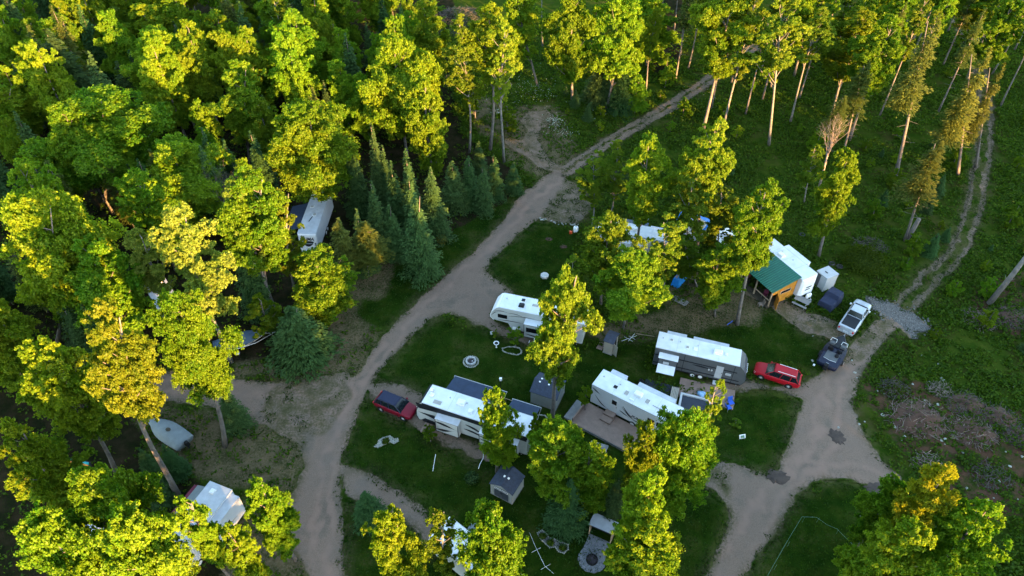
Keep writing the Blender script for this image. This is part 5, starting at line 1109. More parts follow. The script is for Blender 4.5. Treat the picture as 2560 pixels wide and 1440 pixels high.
# large grey shed
mw, l_ = frame((1326, 1006), (1389, 1027.5), 0)
shed('large grey vinyl shed with four white roof vents beside the white trunk', mw, l_, 2.7, 1.9, 2.5, 'vinyl', 'x', vents=[(l_*.2, 1.15, 2.42), (l_*.22, 1.6, 2.42), (l_*.55, 1.15, 2.42), (l_*.57, 1.6, 2.42)])
# narrow tan shed
mw, l_ = frame((1507, 881), (1528.5, 889), 0)
t = shed('narrow tan shed with a dark lean roof and open door beside the golden maple', mw, l_, 1.75, 1.95, 2.15, 'tan', 'x'); B(l_+.0, l_+.03, .3, 1.2, .15, 1.8).build('doorway', 'black', t); d_ = MB().hexa([(l_+.03, .2, .15), (l_+.6, -.1, .15), (l_+.6, -.06, .15), (l_+.03, .24, .15)], [(l_+.03, .2, 1.8), (l_+.6, -.1, 1.8), (l_+.6, -.06, 1.8), (l_+.03, .24, 1.8)]).build('door', 'tan', t)
o = MB(); [o.box(-.9, -.2, .2+k*.3, .42+k*.3, .02, .10) for k in range(4)]; o = o.build('boardwalk', 'deck', None, mw=mw); tag(o, 'short plank walk at the corner of the narrow tan shed', 'boardwalk')

# cabin porch with the green metal roof, attached along the white trailer
mw = MC; t = empty('porch_cabin', mw, 'open plywood cabin with a green ribbed metal roof beside the white trailer', 'cabin')
x0, x1, y0, y1 = 1.9, 7.1, -3.9, -.1; zh, zl = 3.45, 2.65
r = MB(); r.hexa([(x0-.25, y0-.3, zl), (x1+.25, y0-.3, zl), (x1+.25, y1+.2, zh), (x0-.25, y1+.2, zh)], [(x0-.25, y0-.3, zl+.05), (x1+.25, y0-.3, zl+.05), (x1+.25, y1+.2, zh+.05), (x0-.25, y1+.2, zh+.05)]); rf = r.build('roof', 'greenmetal', t)
r = MB(); nrib = 19
for k in range(nrib):
    x = x0-.2+(x1-x0+.4)*k/(nrib-1); r.hexa([(x-.025, y0-.3, zl+.051), (x+.025, y0-.3, zl+.051), (x+.025, y1+.2, zh+.051), (x-.025, y1+.2, zh+.051)], [(x-.015, y0-.3, zl+.09), (x+.015, y0-.3, zl+.09), (x+.015, y1+.2, zh+.09), (x-.015, y1+.2, zh+.09)])
r.build('roof_ribs', 'greenrib', rf)
MB().prism([(y0+1.0, .15), (y1, .15), (y1, zh-.03), (y0+1.0, zl+.18)], x1-.08, x1, 'x').build('side_wall', 'ochre', t); MB().prism([(y0, 1.9), (y0+.99, 1.9), (y0+.99, zl+.17), (y0, zl)], x1-.08, x1, 'x').build('gable_panel', 'ochre', t)
B(x1+.001, x1+.03, y0+1.4, y1-.7, 1.55, 2.05).build('window', 'lumber', t); B(x1+.031, x1+.035, y0+1.5, y1-.8, 1.62, 1.98).build('pane', 'glass', t)
dd = MB().hexa([(x1+.01, y0+.9, .15), (x1+.9, y0+.3, .15), (x1+.94, y0+.34, .15), (x1+.05, y0+.94, .15)], [(x1+.01, y0+.9, 2.0), (x1+.9, y0+.3, 2.0), (x1+.94, y0+.34, 2.0), (x1+.05, y0+.94, 2.0)]).build('door', 'ochre', t)
B(x0, x1-.1, y1-.06, y1, .15, zh-.05).build('rear_wall', 'brownwood', t); B(x0, x0+.08, y0+.6, y1-.06, .15, zl).build('far_wall', 'brownwood', t); B(x0-.2, x1+.1, y0-.3, y1, .02, .14).build('floor', 'mulch', t)
for x in (x0+.05, (x0+x1)/2, x1-.05): B(x-.07, x+.07, y0-.07, y0+.07, .15, zl-.01).build('post', 'lumber', t)
B(x0, x1, y0-.06, y0+.06, zl-.16, zl-.012).build('beam', 'lumber', t); B((x0+x1)/2, x1-.1, y0-.03, y0+.03, .95, 1.08).build('railing', 'lumber', t); B(x0-1.6, x0, y0+.2, y0+.3, .1, 1.2).build('side_rail', 'brownwood', t)
# tool locker behind the trailer
o = empty('storage_locker', mw @ Matrix.Translation((6.4, 4.0, 0)), 'grey metal storage locker behind the white trailer by the cabin', 'locker'); B(0, 1.7, 0, 1.9, 0, 2.2).build('body', 'silver', o, bevel=.02)
B(-.04, 1.74, -.04, 1.94, 2.2, 2.27).build('lid', 'silver', o, bevel=.02); B(.1, .8, -.03, 0, .1, 2.1).build('door', 'greyside', o); B(.6, 1.0, .7, .8, 2.27, 2.33).build('handle', 'black', o)

# gravel fire circle with lean-to
P_ = [(1473,1334),(1526,1357),(1518,1385),(1513,1402),(1512,1418),(1502,1428),(1485,1433),(1463,1428),(1450,1415),(1444,1398),(1446,1386),(1458,1370),(1466,1352)]
def patch_obj(name, px, m, label=None, cat=None, z=.05, kind=None, thick=.08):
    pts = [un(u, v) for u, v in px]; cx = sum(p[0] for p in pts)/len(pts); cy_ = sum(p[1] for p in pts)/len(pts)
    o = MB().prism([(p[0]-cx, p[1]-cy_) for p in pts], -thick, z, 'z').build(name, m); o.location = (cx, cy_, 0); tag(o, label, cat, kind=kind); return o
patch_obj('gravel_bed', P_, 'pebble', 'keyhole shaped bed of grey pebbles around the lower fire ring', 'gravel bed')
mw, l_ = frame((1472, 1333), (1527, 1357), 0)
o = empty('lean_to_shelter', mw, 'small black fronted lean-to shelter at the end of the pebble bed', 'shelter')
MB().hexa([(0, -.1, 1.75), (l_, -.1, 1.75), (l_, 1.35, 1.35), (0, 1.35, 1.35)], [(-.1, -.15, 1.8), (l_+.1, -.15, 1.8), (l_+.1, 1.4, 1.4), (-.1, 1.4, 1.4)]).build('roof', 'roofold', o); B(.05, l_-.05, 1.2, 1.28, .05, 1.35).build('back_wall', 'black', o)
for x in (0, l_-.08): B(x, x+.08, 0, 1.28, .05, 1.36).build('side_wall', 'lumber', o); B(x, x+.08, -.09, -.01, 0, 1.75).build('post', 'lumber', o)
B(.1, l_-.1, .5, 1.15, .35, .45).build('bench', 'charcoal', o)
def firepit(label, u, v, ro, ri, h=.32, outer=None, m='block'):
    o = empty('fire_pit', at(u, v), label, 'fire pit'); n = 16; r = MB()
    for i in range(n):
        a0 = 2*math.pi*i/n; a1 = a0+2*math.pi/n*.92; q = [(ro*math.cos(a0), ro*math.sin(a0)), (ro*math.cos(a1), ro*math.sin(a1)), (ri*math.cos(a1), ri*math.sin(a1)), (ri*math.cos(a0), ri*math.sin(a0))]; r.prism(q, 0, h+R.uniform(-.015, .015), 'z')
    r.build('stone_ring', m, o, bevel=.015); MB().lathe([(ri*.99, .01), (ri*.99, .06), (.01, .12)], k=18).build('ash_bed', 'ash', o)
    if outer:
        r = MB(); n = 26
        for i in range(n): a = 2*math.pi*i/n; r.ico((outer*math.cos(a), outer*math.sin(a), .06), .12, (1, 1, .6), .2)
        r.build('edging', 'stone', o)
    return o
t = firepit('round block fire pit with a pebble edging on the middle lawn', 1177.5, 905, .62, .42, .3, .82); MB().ico((.16, .02, .15), .09, (1, .8, .5), .1).build('charred_log', 'bright', t)
t = firepit('black steel fire ring set in the pebble bed', 1479.5, 1401, .52, .46, .3, None, 'black')
t = firepit('brown stone fire ring half hidden behind the aspens above the pale trailer', 1602, 543, .8, .35, .25, 1.1, 'tan')
o = MB().prism([(.55*math.cos(a*math.pi/4+.2), .55*math.sin(a*math.pi/4+.2)) for a in range(8)], 0, .34, 'z').build('octagonal_slab', 'slab', bevel=.03); o.matrix_world = at(1361.5, 692); tag(o, 'pale octagonal slab alone on the upper lawn', 'slab')
for (u, v) in ((1372, 598), (1408, 617)):
    o = MB().prism([(.5*math.cos(a*.5236)*R.uniform(.8, 1.1), .4*math.sin(a*.5236)*R.uniform(.8, 1.1)) for a in range(12)], -.02, .04, 'z').build('mulch_circle', 'soil'); o.matrix_world = at(u, v)
    tag(o, 'small brown mulch spot on the upper lawn, '+('upper' if v < 610 else 'lower')+' of the two', 'mulch spot'); 
# stones round flower beds
def bed(label, px, soil='mulch', step=.15, r=.11, closed=True, plants=0, m='stone'):
    pts = [Vector((*un(u, v), 0)) for u, v in px]; c = sum(pts, Vector())/len(pts); root = empty('flower_bed', Matrix.Translation(c), label, 'flower bed'); q = MB()
    seq = pts+([pts[0]] if closed else [])
    for a, b in zip(seq, seq[1:]):
        n = max(1, int((b-a).length/step))
        for i in range(n): p = a.lerp(b, i/n)-c; q.ico((p.x, p.y, .07), r*R.uniform(.8, 1.2), (1, 1, .7), .2)
    q.build('stones', m, root)
    if soil: MB().prism([((p-c).x, (p-c).y) for p in pts], -.05, .05, 'z').build('soil', soil, root)
    return root
bed('kidney shaped flower bed edged with white stones beside the fifth wheel', [(1256,872),(1258,880),(1268,883),(1280,886),(1292,888),(1302,885),(1304,878),(1298,871),(1286,868),(1270,868)])
bed('arc of stones round the golden maple on the middle lawn', [(1353,893),(1356,903),(1364,913),(1376,920),(1388,925),(1398,925)], None, closed=False)
bed('arc of stones below the large grey shed', [(1333,1046),(1340,1040),(1350,1038),(1362,1040),(1370,1049)], None, closed=False)
b_ = bed('gravel flower bed with dark centre on the lower left lawn', [(937,1117),(945,1110),(947,1102),(958,1095),(975,1091),(985,1099),(994,1097),(996,1104),(985,1110),(975,1105),(960,1113),(945,1119)], 'stone', r=.09)
b_ = bed('pebble flower bed with three hollows beside the white pole line', [(1343,1333),(1356,1327),(1366,1335),(1373,1346),(1386,1348),(1402,1356),(1420,1362),(1420,1374),(1410,1384),(1396,1380),(1388,1368),(1374,1370),(1362,1358),(1350,1346)], 'crushed', r=.08)
def tuftobj(name, label, cat, u, v, r, h, n, m='bush', seed=1):
    rs = np.random.RandomState(seed); d = unit(rs.normal(size=(n, 3))+np.array([0, 0, .4])); C = d*np.array([r, r, h*.5])*rs.uniform(.5, 1.05, (n, 1))+np.array([0, 0, h*.5]); V, F = leafquads(C, unit(d+rs.normal(size=d.shape)*.5), .09, .06, rs)
    me = npmesh(name, V, F, 4, False, {'lv': ('FACE', rs.rand(len(F)))}); me.materials.append(M[m]); o = bpy.data.objects.new(name, me); link(o); o.matrix_world = at(u, v); tag(o, label, cat); return o
tuftobj('shrub', 'round bluish shrub on the lower lawn left of the small shed', 'shrub', 1180, 1203, .75, 1.1, 900, 'spruce', 2)
tuftobj('shrub', 'low shrub in the middle of the gravel flower bed', 'shrub', 965, 1105, .42, .4, 260, 'bush', 3)
for i, (u, v, w_) in enumerate([(1356, 1342, 'upper'), (1376, 1358, 'middle'), (1407, 1371, 'lower')]): tuftobj('shrub', 'low plant in the '+w_+' hollow of the pebble flower bed', 'shrub', u, v, .36, .3, 220, 'bush', 5+i)
tree('small', *un(1290, 868), 3.2, 1.15, .25, 'young tree growing in the kidney shaped flower bed', minor=False, trunkr=.05)
tree('sapling', *un(1238, 848), 1.6, .5, .2, 'thin sapling beside the bird bath', trunkr=.03)
tree('small', *un(1077, 1105), 2.6, .95, .2, 'small sapling on the lawn below the striped trailer', trunkr=.05)
tree('small', *un(1462, 1030), 4.2, .95, .35, 'thin young tree at the corner of the wooden deck', trunkr=.05)
tree('sapling', *un(1837, 1062), 1.0, .8, .05, 'low green sprout on the right lawn', trunkr=.02)
o = empty('bird_bath', at(1241, 869), 'white pedestal bird bath on the middle lawn', 'bird bath'); MB().lathe([(.16, 0), (.07, .12), (.06, .6), (.12, .68)], k=14).build('pedestal', 'bright', o, smooth=True); MB().lathe([(.10, .66), (.30, .72), (.33, .80), (.28, .80), (.22, .75), (.02, .74)], k=20).build('bowl', 'bright', o, smooth=True); MB().lathe([(.24, .765), (.02, .77)], k=16).build('water', 'skyglass', o)

# ------------------------------------------------------------------ deck, patio, furniture
t = empty('wooden_deck', MP, 'reddish wooden deck along the white trailer with the doors', 'deck')
mb = MB(); nb = 22
for k in range(nb): y = -.15-k*.145; mb.box(-.3, 8.6, y-.135, y, .38, .42)
mb.build('boards', 'deck', t); B(-.3, 8.6, -3.35, -3.30, .1, .42).build('fascia', 'deckgrey', t); mb = MB()
[mb.box(x, x+.1, -3.28, -3.18, 0, .37) for x in (-.2, 2.0, 4.2, 6.4, 8.4)]; mb.build('joist_posts', 'deckgrey', t)
for x in (2.0, 7.2):
    s_ = MB(); s_.box(x, x+1.15, -.75, -.08, .42, .85); s_.build('landing', 'deck', t, bevel=.01); B(x, x+1.15, -1.45, -.76, .42, .62).build('step', 'deck', t, bevel=.01)
B(-1.35, -.35, -3.1, -.4, .05, .30).build('ramp', 'deckgrey', t); B(-.32, -.2, -3.2, -.3, .43, .95).build('bench_back', 'deck', t)
# patio of the charcoal trailer
t = empty('patio_mat', MG @ Matrix.Translation((0, 0, 0)), 'dark blue patio mat spread beside the charcoal trailer', 'mat'); B(-.3, 3.2, -5.4, -1.9, .01, .035).build('mat', 'mat', t)
t = empty('patio_deck', MG @ Matrix.Translation((5.6, -3.3, 0)), 'reddish board platform below the door of the charcoal trailer', 'deck'); mb = MB(); [mb.box(-2.3, 3.6, k*.16, k*.16+.15, .10, .16) for k in range(17)]; mb.build('boards', 'deck', t)
def picnic(label, mw, m='deckgrey'):
    o = empty('picnic_table', mw, label, 'picnic table'); q = MB(); [q.box(-.9, .9, -.36+k*.15, -.36+k*.15+.135, .72, .76) for k in range(5)]; q.build('tabletop', m, o)
    for s_ in (-1, 1): q = MB(); [q.box(-.9, .9, s_*.72-.14+k*.15, s_*.72-.14+k*.15+.135, .42, .46) for k in range(2)]; q.build('bench', m, o)
    for x in (-.65, .65):
        q = MB(); q.tube([(x, -.75, 0), (x, -.25, .71)], .035, 4); q.tube([(x, .75, 0), (x, .25, .71)], .035, 4); q.tube([(x, -.8, .4), (x, .8, .4)], .035, 4); q.build('leg_frame', m, o)
    return o
picnic('weathered grey picnic table on the lawn below the wooden deck', at(1494, 1127, .3, math.radians(-20)))
picnic('weathered picnic table on the gravel beside the cabin', at(2003, 757, .3, math.radians(-40)))
# pool like dark planter frames next to charcoal trailer
o = empty('spa_frame', MG @ Matrix.Translation((3.6, -5.5, 0)), 'low grey framed box with dark water on the patio', 'spa'); q = MB(); q.box(0, 3.3, 0, .22, 0, .7); q.box(0, 3.3, 2.2, 2.42, 0, .7); q.box(0, .22, .22, 2.2, 0, .7); q.box(3.08, 3.3, .22, 2.2, 0, .7); q.build('rim', 'silver', o, bevel=.02); B(.22, 3.08, .22, 2.2, .3, .5).build('water', 'mat', o)
o = empty('bench', MG @ Matrix.Translation((2.6, -4.9, 0)), 'slatted wooden bench seat beside the dark water box', 'bench'); q = MB(); [q.box(k*.16, k*.16+.13, 0, 2.5, .42, .47) for k in range(5)]; q.build('seat', 'tan', o)
for y in (.2, 2.3): B(.05, .75, y-.05, y+.05, 0, .41).build('leg', 'lumber', o)
o = empty('folding_table', MG @ Matrix.Translation((.8, -4.2, 0)), 'small white folding table on the dark mat', 'table'); B(-.4, .4, -.25, .25, .68, .73).build('tabletop', 'bright', o, bevel=.03)
for x in (-.33, .33):
    for y in (-.2, .2): B(x-.015, x+.015, y-.015, y+.015, 0, .68).build('leg', 'steel', o)
def lumpy(name, label, cat, mw, m, size, seed=3):
    R.seed(seed); o = empty(name, mw, label, cat); q = MB()
    for k in range(7): q.ico((R.uniform(-.5, .5)*size[0], R.uniform(-.5, .5)*size[1], size[2]*R.uniform(.35, .6)), .5, (size[0]*R.uniform(.7, 1.1), size[1]*R.uniform(.7, 1.1), size[2]*.9), .12)
    q.build('cover', m, o, smooth=True); return o
lumpy('covered_grill', 'black covered grill on the dark mat', 'grill', MG @ Matrix.Translation((2.0, -5.0, 0)), 'black', (1.0, .7, 1.0), 4)
lumpy('covered_grill', 'black covered smoker at the far end of the dark mat', 'grill', MG @ Matrix.Translation((-.5, -3.6, 0)), 'black', (.7, 1.4, .9), 5)
lumpy('cushion_heap', 'heap of light blue towels by the trailer door', 'towels', MG @ Matrix.Translation((5.8, -2.3, 0)), 'lightblue', (.7, .6, .5), 6)
lumpy('cushion_heap', 'folded white towels beside the dark water box', 'towels', MG @ Matrix.Translation((6.3, -3.1, 0)), 'bright', (.4, .5, .4), 7)
def camp_chair(label, mw, m):
    o = empty('camp_chair', mw, label, 'chair'); MB().hexa([(-.28, -.25, .40), (.28, -.25, .40), (.28, .25, .38), (-.28, .25, .38)], [(-.28, -.25, .42), (.28, -.25, .42), (.28, .25, .40), (-.28, .25, .40)]).build('seat', m, o)
    MB().hexa([(-.28, .25, .42), (.28, .25, .42), (.28, .29, .42), (-.28, .29, .42)], [(-.28, .38, .95), (.28, .38, .95), (.28, .42, .95), (-.28, .42, .95)]).build('backrest', m, o)
    for x in (-.27, .27):
        for y in (-.22, .24): B(x-.015, x+.015, y-.015, y+.015, 0, .40).build('leg', 'steel', o)
camp_chair('blue folding chair at the corner of the patio near the red car', MG @ Matrix.Translation((8.9, -2.6, 0)) @ Matrix.Rotation(.6, 4, 'Z'), 'bluep')
camp_chair('bright blue folding chair next to the one at the patio corner, turned outward', MG @ Matrix.Translation((8.7, -3.3, 0)) @ Matrix.Rotation(2.2, 4, 'Z'), 'bluep')
camp_chair('white folding chair left of the dark water box', MG @ Matrix.Translation((3.3, -6.1, 0)) @ Matrix.Rotation(1.2, 4, 'Z'), 'bright')
# fence rail behind the awning of the striped trailer, with red chairs
o = empty('rail_fence', MBK @ Matrix.Translation((2.9, 5.6, 0)), 'long pale rail on thin posts behind the dark blue awning', 'fence'); MB().tube([(0, 0, 1.0), (6.2, -.2, 1.0)], .035, 5).build('rail', 'lumber', o)
for k in range(6): MB().tube([(k*1.2+.05, -.04*k, 0), (k*1.2+.05, -.04*k, 1.0)], .03, 5).build('post', 'lumber', o)
camp_chair('dark red chair by the pale rail', MBK @ Matrix.Translation((4.6, 5.0, 0)) @ Matrix.Rotation(3, 4, 'Z'), 'maroon')
o = empty('lamp_post', at(1252, 973), 'small white lantern on a thin black post behind the striped trailer', 'lamp post'); MB().tube([(0, 0, 0), (0, 0, 1.5)], .03, 6).build('post', 'black', o); B(-.14, .14, -.14, .14, 1.5, 1.85).build('lantern', 'bright', o, bevel=.03)
o = empty('steps', MBK @ Matrix.Translation((.9, -.7, 0)), 'small reddish wooden steps at the nose of the striped trailer', 'steps'); B(0, 1.0, -.4, .3, 0, .3).build('tread', 'deck', o); B(.1, .9, .3, .6, 0, .5).build('riser', 'deck', o)

camp_chair('red folding chair standing under the porch roof of the cabin', MC @ Matrix.Translation((5.6, -3.2, .14)) @ Matrix.Rotation(.4, 4, 'Z'), 'maroon')
camp_chair('pinkish folding chair at the open corner of the cabin porch', MC @ Matrix.Translation((6.5, -4.6, 0)) @ Matrix.Rotation(-.5, 4, 'Z'), 'twig')
o = empty('cooler', MG @ Matrix.Translation((3.1, -6.0, 0)), 'pale box cooler standing at the corner of the dark water box', 'cooler'); B(-.3, .3, -.2, .2, 0, .4).build('body', 'silver', o, bevel=.03); B(-.31, .31, -.21, .21, .4, .47).build('lid', 'bright', o, bevel=.02)
# poles, pipes and string lines
def line_obj(name, label, cat, pts, r=.03, m='bright', posts=(), ph=.5):
    P = [Vector((*un(u, v, h), h)) for u, v, h in pts]; o = empty(name, Matrix.Translation((P[0].x, P[0].y, 0)), label, cat); c = Vector((P[0].x, P[0].y, 0))
    MB().tube([p-c for p in P], r, 5).build('line', m, o)
    for (u, v) in posts: p = Vector((*un(u, v), 0))-c; MB().tube([p, p+Vector((0, 0, ph))], r*.8, 5).build('stake', m, o)
    return o
line_obj('plastic_pole', 'white pole lying on the lower left lawn', 'pole', [(1082, 1178, .05), (1089, 1136, .6)], .03)
line_obj('water_hose', 'white hose curling over the ground behind the striped trailer', 'hose', [(1203, 1124, .05), (1209, 1130, .05), (1208, 1145, .05), (1200, 1160, .3), (1196, 1172, .05)], .035)
line_obj('string_fence', 'pale green string line on stakes across the lower right lawn', 'string line', [(1890, 1490, .9), (1935, 1411, .9), (1968, 1353, .9), (2005, 1292, .9), (2041, 1293, .9), (2068, 1312, .7), (2092, 1322, .9), (2128, 1358, .9), (2162, 1384, .7)], .012, 'greengrey', [(2005, 1306), (2041, 1306), (2090, 1335), (2127, 1372), (1968, 1366), (1935, 1424)], .9)
line_obj('pole_line', 'thin white poles joined in a line on the bottom lawn', 'pole', [(1324, 1332, .05), (1341, 1372, .4), (1362, 1415, .05), (1384, 1434, .05)], .014)
line_obj('pole_crossbar', 'upper short crossbar of the thin white pole line', 'pole', [(1329, 1381, .4), (1352, 1369, .4)], .012); line_obj('pole_crossbar', 'lower short crossbar of the thin white pole line', 'pole', [(1352, 1424, .1), (1376, 1410, .1)], .012)
line_obj('post', 'white post standing by the rear of the fifth wheel', 'post', [(1335, 866, .05), (1336, 845, 1.1)], .06)
line_obj('post', 'thin short post left of the white post by the fifth wheel', 'post', [(1322, 857, .05), (1324, 851, .5)], .04)
line_obj('long_pole', 'long thin pole lying on the grass behind the charcoal trailer', 'pole', [(1590, 834, .3), (1636, 841, .6)], .03, 'lumber')
line_obj('blue_pipe', 'short blue pipe in the grass by the leaning white trunk', 'pipe', [(1818, 812, .1), (1832, 802, .1)], .05, 'bluep')
o = empty('drying_rack', at(1572, 851), 'white tubular rack on the grass right of the narrow tan shed', 'rack'); q = MB()
for a, b in (((-.9, -.2, .1), (.9, .2, .6)), ((-.5, .5, .1), (.3, -.7, .6)), ((-.2, -.6, .5), (.7, .6, .5)), ((.1, .6, .1), (.6, -.4, .6))): q.tube([a, b], .018, 5)
q.build('frame', 'bright', o)
o = empty('yard_sign', at(1855, 1100, 0, .2), 'small white sign with a green panel on the right lawn', 'sign'); MB().hexa([(-.33, 0, .25), (.33, 0, .25), (.33, .03, .25), (-.33, .03, .25)], [(-.33, .22, .62), (.33, .22, .62), (.33, .25, .62), (-.33, .25, .62)]).build('board', 'bright', o)
MB().hexa([(-.2, -.005, .33), (.2, -.005, .33), (.2, .06, .33), (-.2, .06, .33)], [(-.2, .13, .55), (.2, .13, .55), (.2, .2, .55), (-.2, .2, .55)]).build('panel', 'greengrey', o)
for x in (-.28, .28): MB().tube([(x, .05, 0), (x, .05, .3)], .015, 4).build('stake', 'steel', o)
o = empty('marker_board', at(1229, 839, 0, .1), 'tiny white board on the lawn near the bird bath', 'sign'); B(-.15, .15, 0, .04, .2, .65).build('board', 'bright', o); B(-.02, .02, .04, .06, 0, .3).build('stake', 'steel', o)
o = empty('painted_board', at(200, 1165, 0, math.radians(-12)), 'long board painted with a red disc and coloured letters shapes in the left woods', 'sign')
MB().hexa([(-1.4, 0, .3), (1.5, 0, .3), (1.5, .04, .3), (-1.4, .04, .3)], [(-1.4, .15, .95), (1.5, .15, .95), (1.5, .19, .95), (-1.4, .19, .95)]).build('board', 'charcoal', o)
for k, (x0, x1, m_) in enumerate(((-1.0, -.2, 'teal'), (-.1, .5, 'greengrey'), (.6, 1.3, 'teal'))): MB().hexa([(x0, -.01, .66), (x1, -.01, .66), (x1, .1, .66), (x0, .1, .66)], [(x0, .04, .86), (x1, .04, .86), (x1, .14, .86), (x0, .14, .86)]).build('letters', m_, o)
MB().hexa([(-.9, -.03, .36), (1.1, -.03, .36), (1.1, .05, .36), (-.9, .05, .36)], [(-.9, .0, .58), (1.1, .0, .58), (1.1, .08, .58), (-.9, .08, .58)]).build('letters', 'turq', o); MB().lathe([(.32, 0), (.32, .05)], (-1.35, .02, .65), 16, 'y').build('disc', 'redp', o)

# tyres, blue stack, tarps, canopy
def tyre(label, u, v):
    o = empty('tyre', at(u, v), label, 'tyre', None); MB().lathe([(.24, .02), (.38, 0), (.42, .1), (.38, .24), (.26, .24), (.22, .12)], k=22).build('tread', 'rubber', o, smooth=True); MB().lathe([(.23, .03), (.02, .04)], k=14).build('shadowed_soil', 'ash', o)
tyre('worn tyre lying in the rough, left of the pair behind the cabin', 2079, 661); tyre('worn tyre lying in the rough, right of the pair behind the cabin', 2098, 668); tyre('worn tyre lying by itself in the rough above the pair', 2005, 589)
mw = at(1700, 694, .8, math.radians(52)); o = empty('tarped_woodpile', mw, 'stack covered by a bright blue tarp with boards on top, among the aspens', 'woodpile')
MB().hexa([(-1.25, -.55, .05), (1.25, -.55, .05), (1.25, .55, .05), (-1.25, .55, .05)], [(-1.15, -.42, 1.3), (1.15, -.42, 1.3), (1.15, .38, 1.35), (-1.15, .38, 1.35)]).build('tarp', 'tarp', o, bevel=.06); q = MB(); q.box(-1.0, 1.0, .05, .14, 1.36, 1.40); q.box(-.9, 1.1, .2, .29, 1.36, 1.40); q.build('boards', 'lumber', o)
mw = at(1690, 745, .1, math.radians(-40)); q = MB(); [q.box(-1.6+k*.05, 1.6, -.5+k*.25, -.3+k*.25, .03+.02*(k % 2), .07+.02*(k % 2)) for k in range(4)]; o = q.build('plank_pile', 'deckgrey', mw=mw); tag(o, 'grey planks lying on the ground under the blue tarp stack', 'planks')
mw = at(1738, 545, 2.3, math.radians(-35)); o = empty('tarp_shelter', mw, 'shelter of blue tarp over a frame beside the aspens above the lots', 'shelter')
R.seed(9); v_ = []; n_ = 9
for i in range(n_):
    for j in range(n_): v_.append((-2.1+4.2*i/8, -1.5+3.0*j/8, 2.5-abs(j-4)*.16+R.uniform(-.09, .09)))
q = MB(); q.add(v_, [(i*n_+j, (i+1)*n_+j, (i+1)*n_+j+1, i*n_+j+1) for i in range(n_-1) for j in range(n_-1)]); q.build('tarp', 'tarp', o, smooth=True)
for x in (-2, 2):
    for y in (-1.4, 1.4): MB().tube([(x, y, 0), (x, y, 1.95)], .04, 5).build('pole', 'steel', o)
mw, _ = frame((1722, 592), (1748, 574), 2.4); t = trailer('small tan camper below the blue tarp shelter', mw, 4.2, 2.1, 2.5, 'square', 0, side='cream', roof='tan', wheels=.5)
o = empty('canopy', at(1818, 588, 2.4, .5), 'white canopy mostly hidden behind the leaning maple by the cabin', 'canopy'); q = MB(); q.hexa([(-1.5, -1.5, 2.1), (1.5, -1.5, 2.1), (1.5, 1.5, 2.1), (-1.5, 1.5, 2.1)], [(-.1, -.1, 2.9), (.1, -.1, 2.9), (.1, .1, 2.9), (-.1, .1, 2.9)]); q.build('roof', 'bright', o)
for x in (-1.45, 1.45):
    for y in (-1.45, 1.45): MB().tube([(x, y, 0), (x, y, 2.1)], .035, 5).build('pole', 'steel', o)
# big umbrella at the bottom
mw = at(1210, 1325, 2.2); o = empty('patio_umbrella', mw, 'grey eight sided patio umbrella at the bottom edge beside the white trailer', 'umbrella'); q = MB(); v_ = [(0, 0, 2.75)]+[(1.5*math.cos(k*math.pi/4), 1.5*math.sin(k*math.pi/4), 2.2) for k in range(8)]; q.add(v_, [(0, k+1, (k+1) % 8+1) for k in range(8)]); q.build('canopy', 'greycanvas', o)
q = MB(); [q.tube([(0, 0, 2.765), (1.5*math.cos(k*math.pi/4), 1.5*math.sin(k*math.pi/4), 2.215)], .018, 4) for k in range(8)]; q.build('ribs', 'charcoal', o); MB().tube([(0, 0, 0), (0, 0, 2.7)], .04, 6).build('pole', 'charcoal', o)
# item by gravel patch: white tank and orange can
o = empty('water_tank', at(1439, 580), 'small white tank standing at the edge of the gravel patch', 'tank'); MB().lathe([(.30, 0), (.34, .1), (.34, .8), (.25, .95), (.08, 1.0)], k=16).build('vessel', 'bright', o, smooth=True); MB().lathe([(.08, 1.0), (.08, 1.08)], k=10).build('lid', 'charcoal', o)
o = empty('fuel_can', at(1427, 584), 'orange can on the grass beside the small white tank', 'can'); B(-.2, .2, -.15, .15, 0, .45).build('body', 'orange', o, bevel=.04); MB().tube([(0, 0, .45), (.15, 0, .6)], .04, 6).build('spout', 'black', o)
o = empty('bucket', at(1852, 727), 'white bucket on a plank at the left of the cabin', 'bucket'); MB().lathe([(.16, 0), (.2, .4), (.18, .4), (.15, .05)], k=14).build('pail', 'bright', o); MB().tube([(-.2, 0, .38), (0, .1, .55), (.2, 0, .38)], .012, 4).build('handle', 'steel', o)
# small white corner far bottom left
mw = at(140, 1440, 2, .8); t = trailer('white camper barely showing at the bottom left edge', mw, 4.6, 2.3, 2.8, 'square', 0, side='white', roof='roof', wheels=.5)

# ------------------------------------------------------------------ stones along the patch and the verge, slash piles
def stones(label, px, n, spread, r, m='stone', name='rock_row'):
    R.seed(len(label)); P = [Vector((*un(u, v), 0)) for u, v in px]; q = MB(); c = P[0]
    for k in range(n):
        i = R.randrange(len(P)-1); p = P[i].lerp(P[i+1], R.random())-c; q.ico((p.x+R.gauss(0, spread), p.y+R.gauss(0, spread), .04), r*R.uniform(.5, 1.3), (1, 1, .6), .3)
    o = q.build(name, m); o.location = c; tag(o, label, 'rocks', kind='stuff'); return o
stones('row of pale stones along the gravel patch', [(1350, 548), (1385, 556), (1420, 562), (1440, 560)], 26, .18, .13)
stones('crushed rock over the culvert', rock[:5], 90, .7, .12, 'crushed'); stones('crushed rock over the culvert end', [(2290, 820), (2240, 805), (2200, 780), (2180, 760)], 80, .6, .12, 'crushed')
stones('stones scattered in the bare right ground', [(2230, 1000), (2350, 1050), (2420, 1150), (2500, 1080)], 90, 4.5, .16)
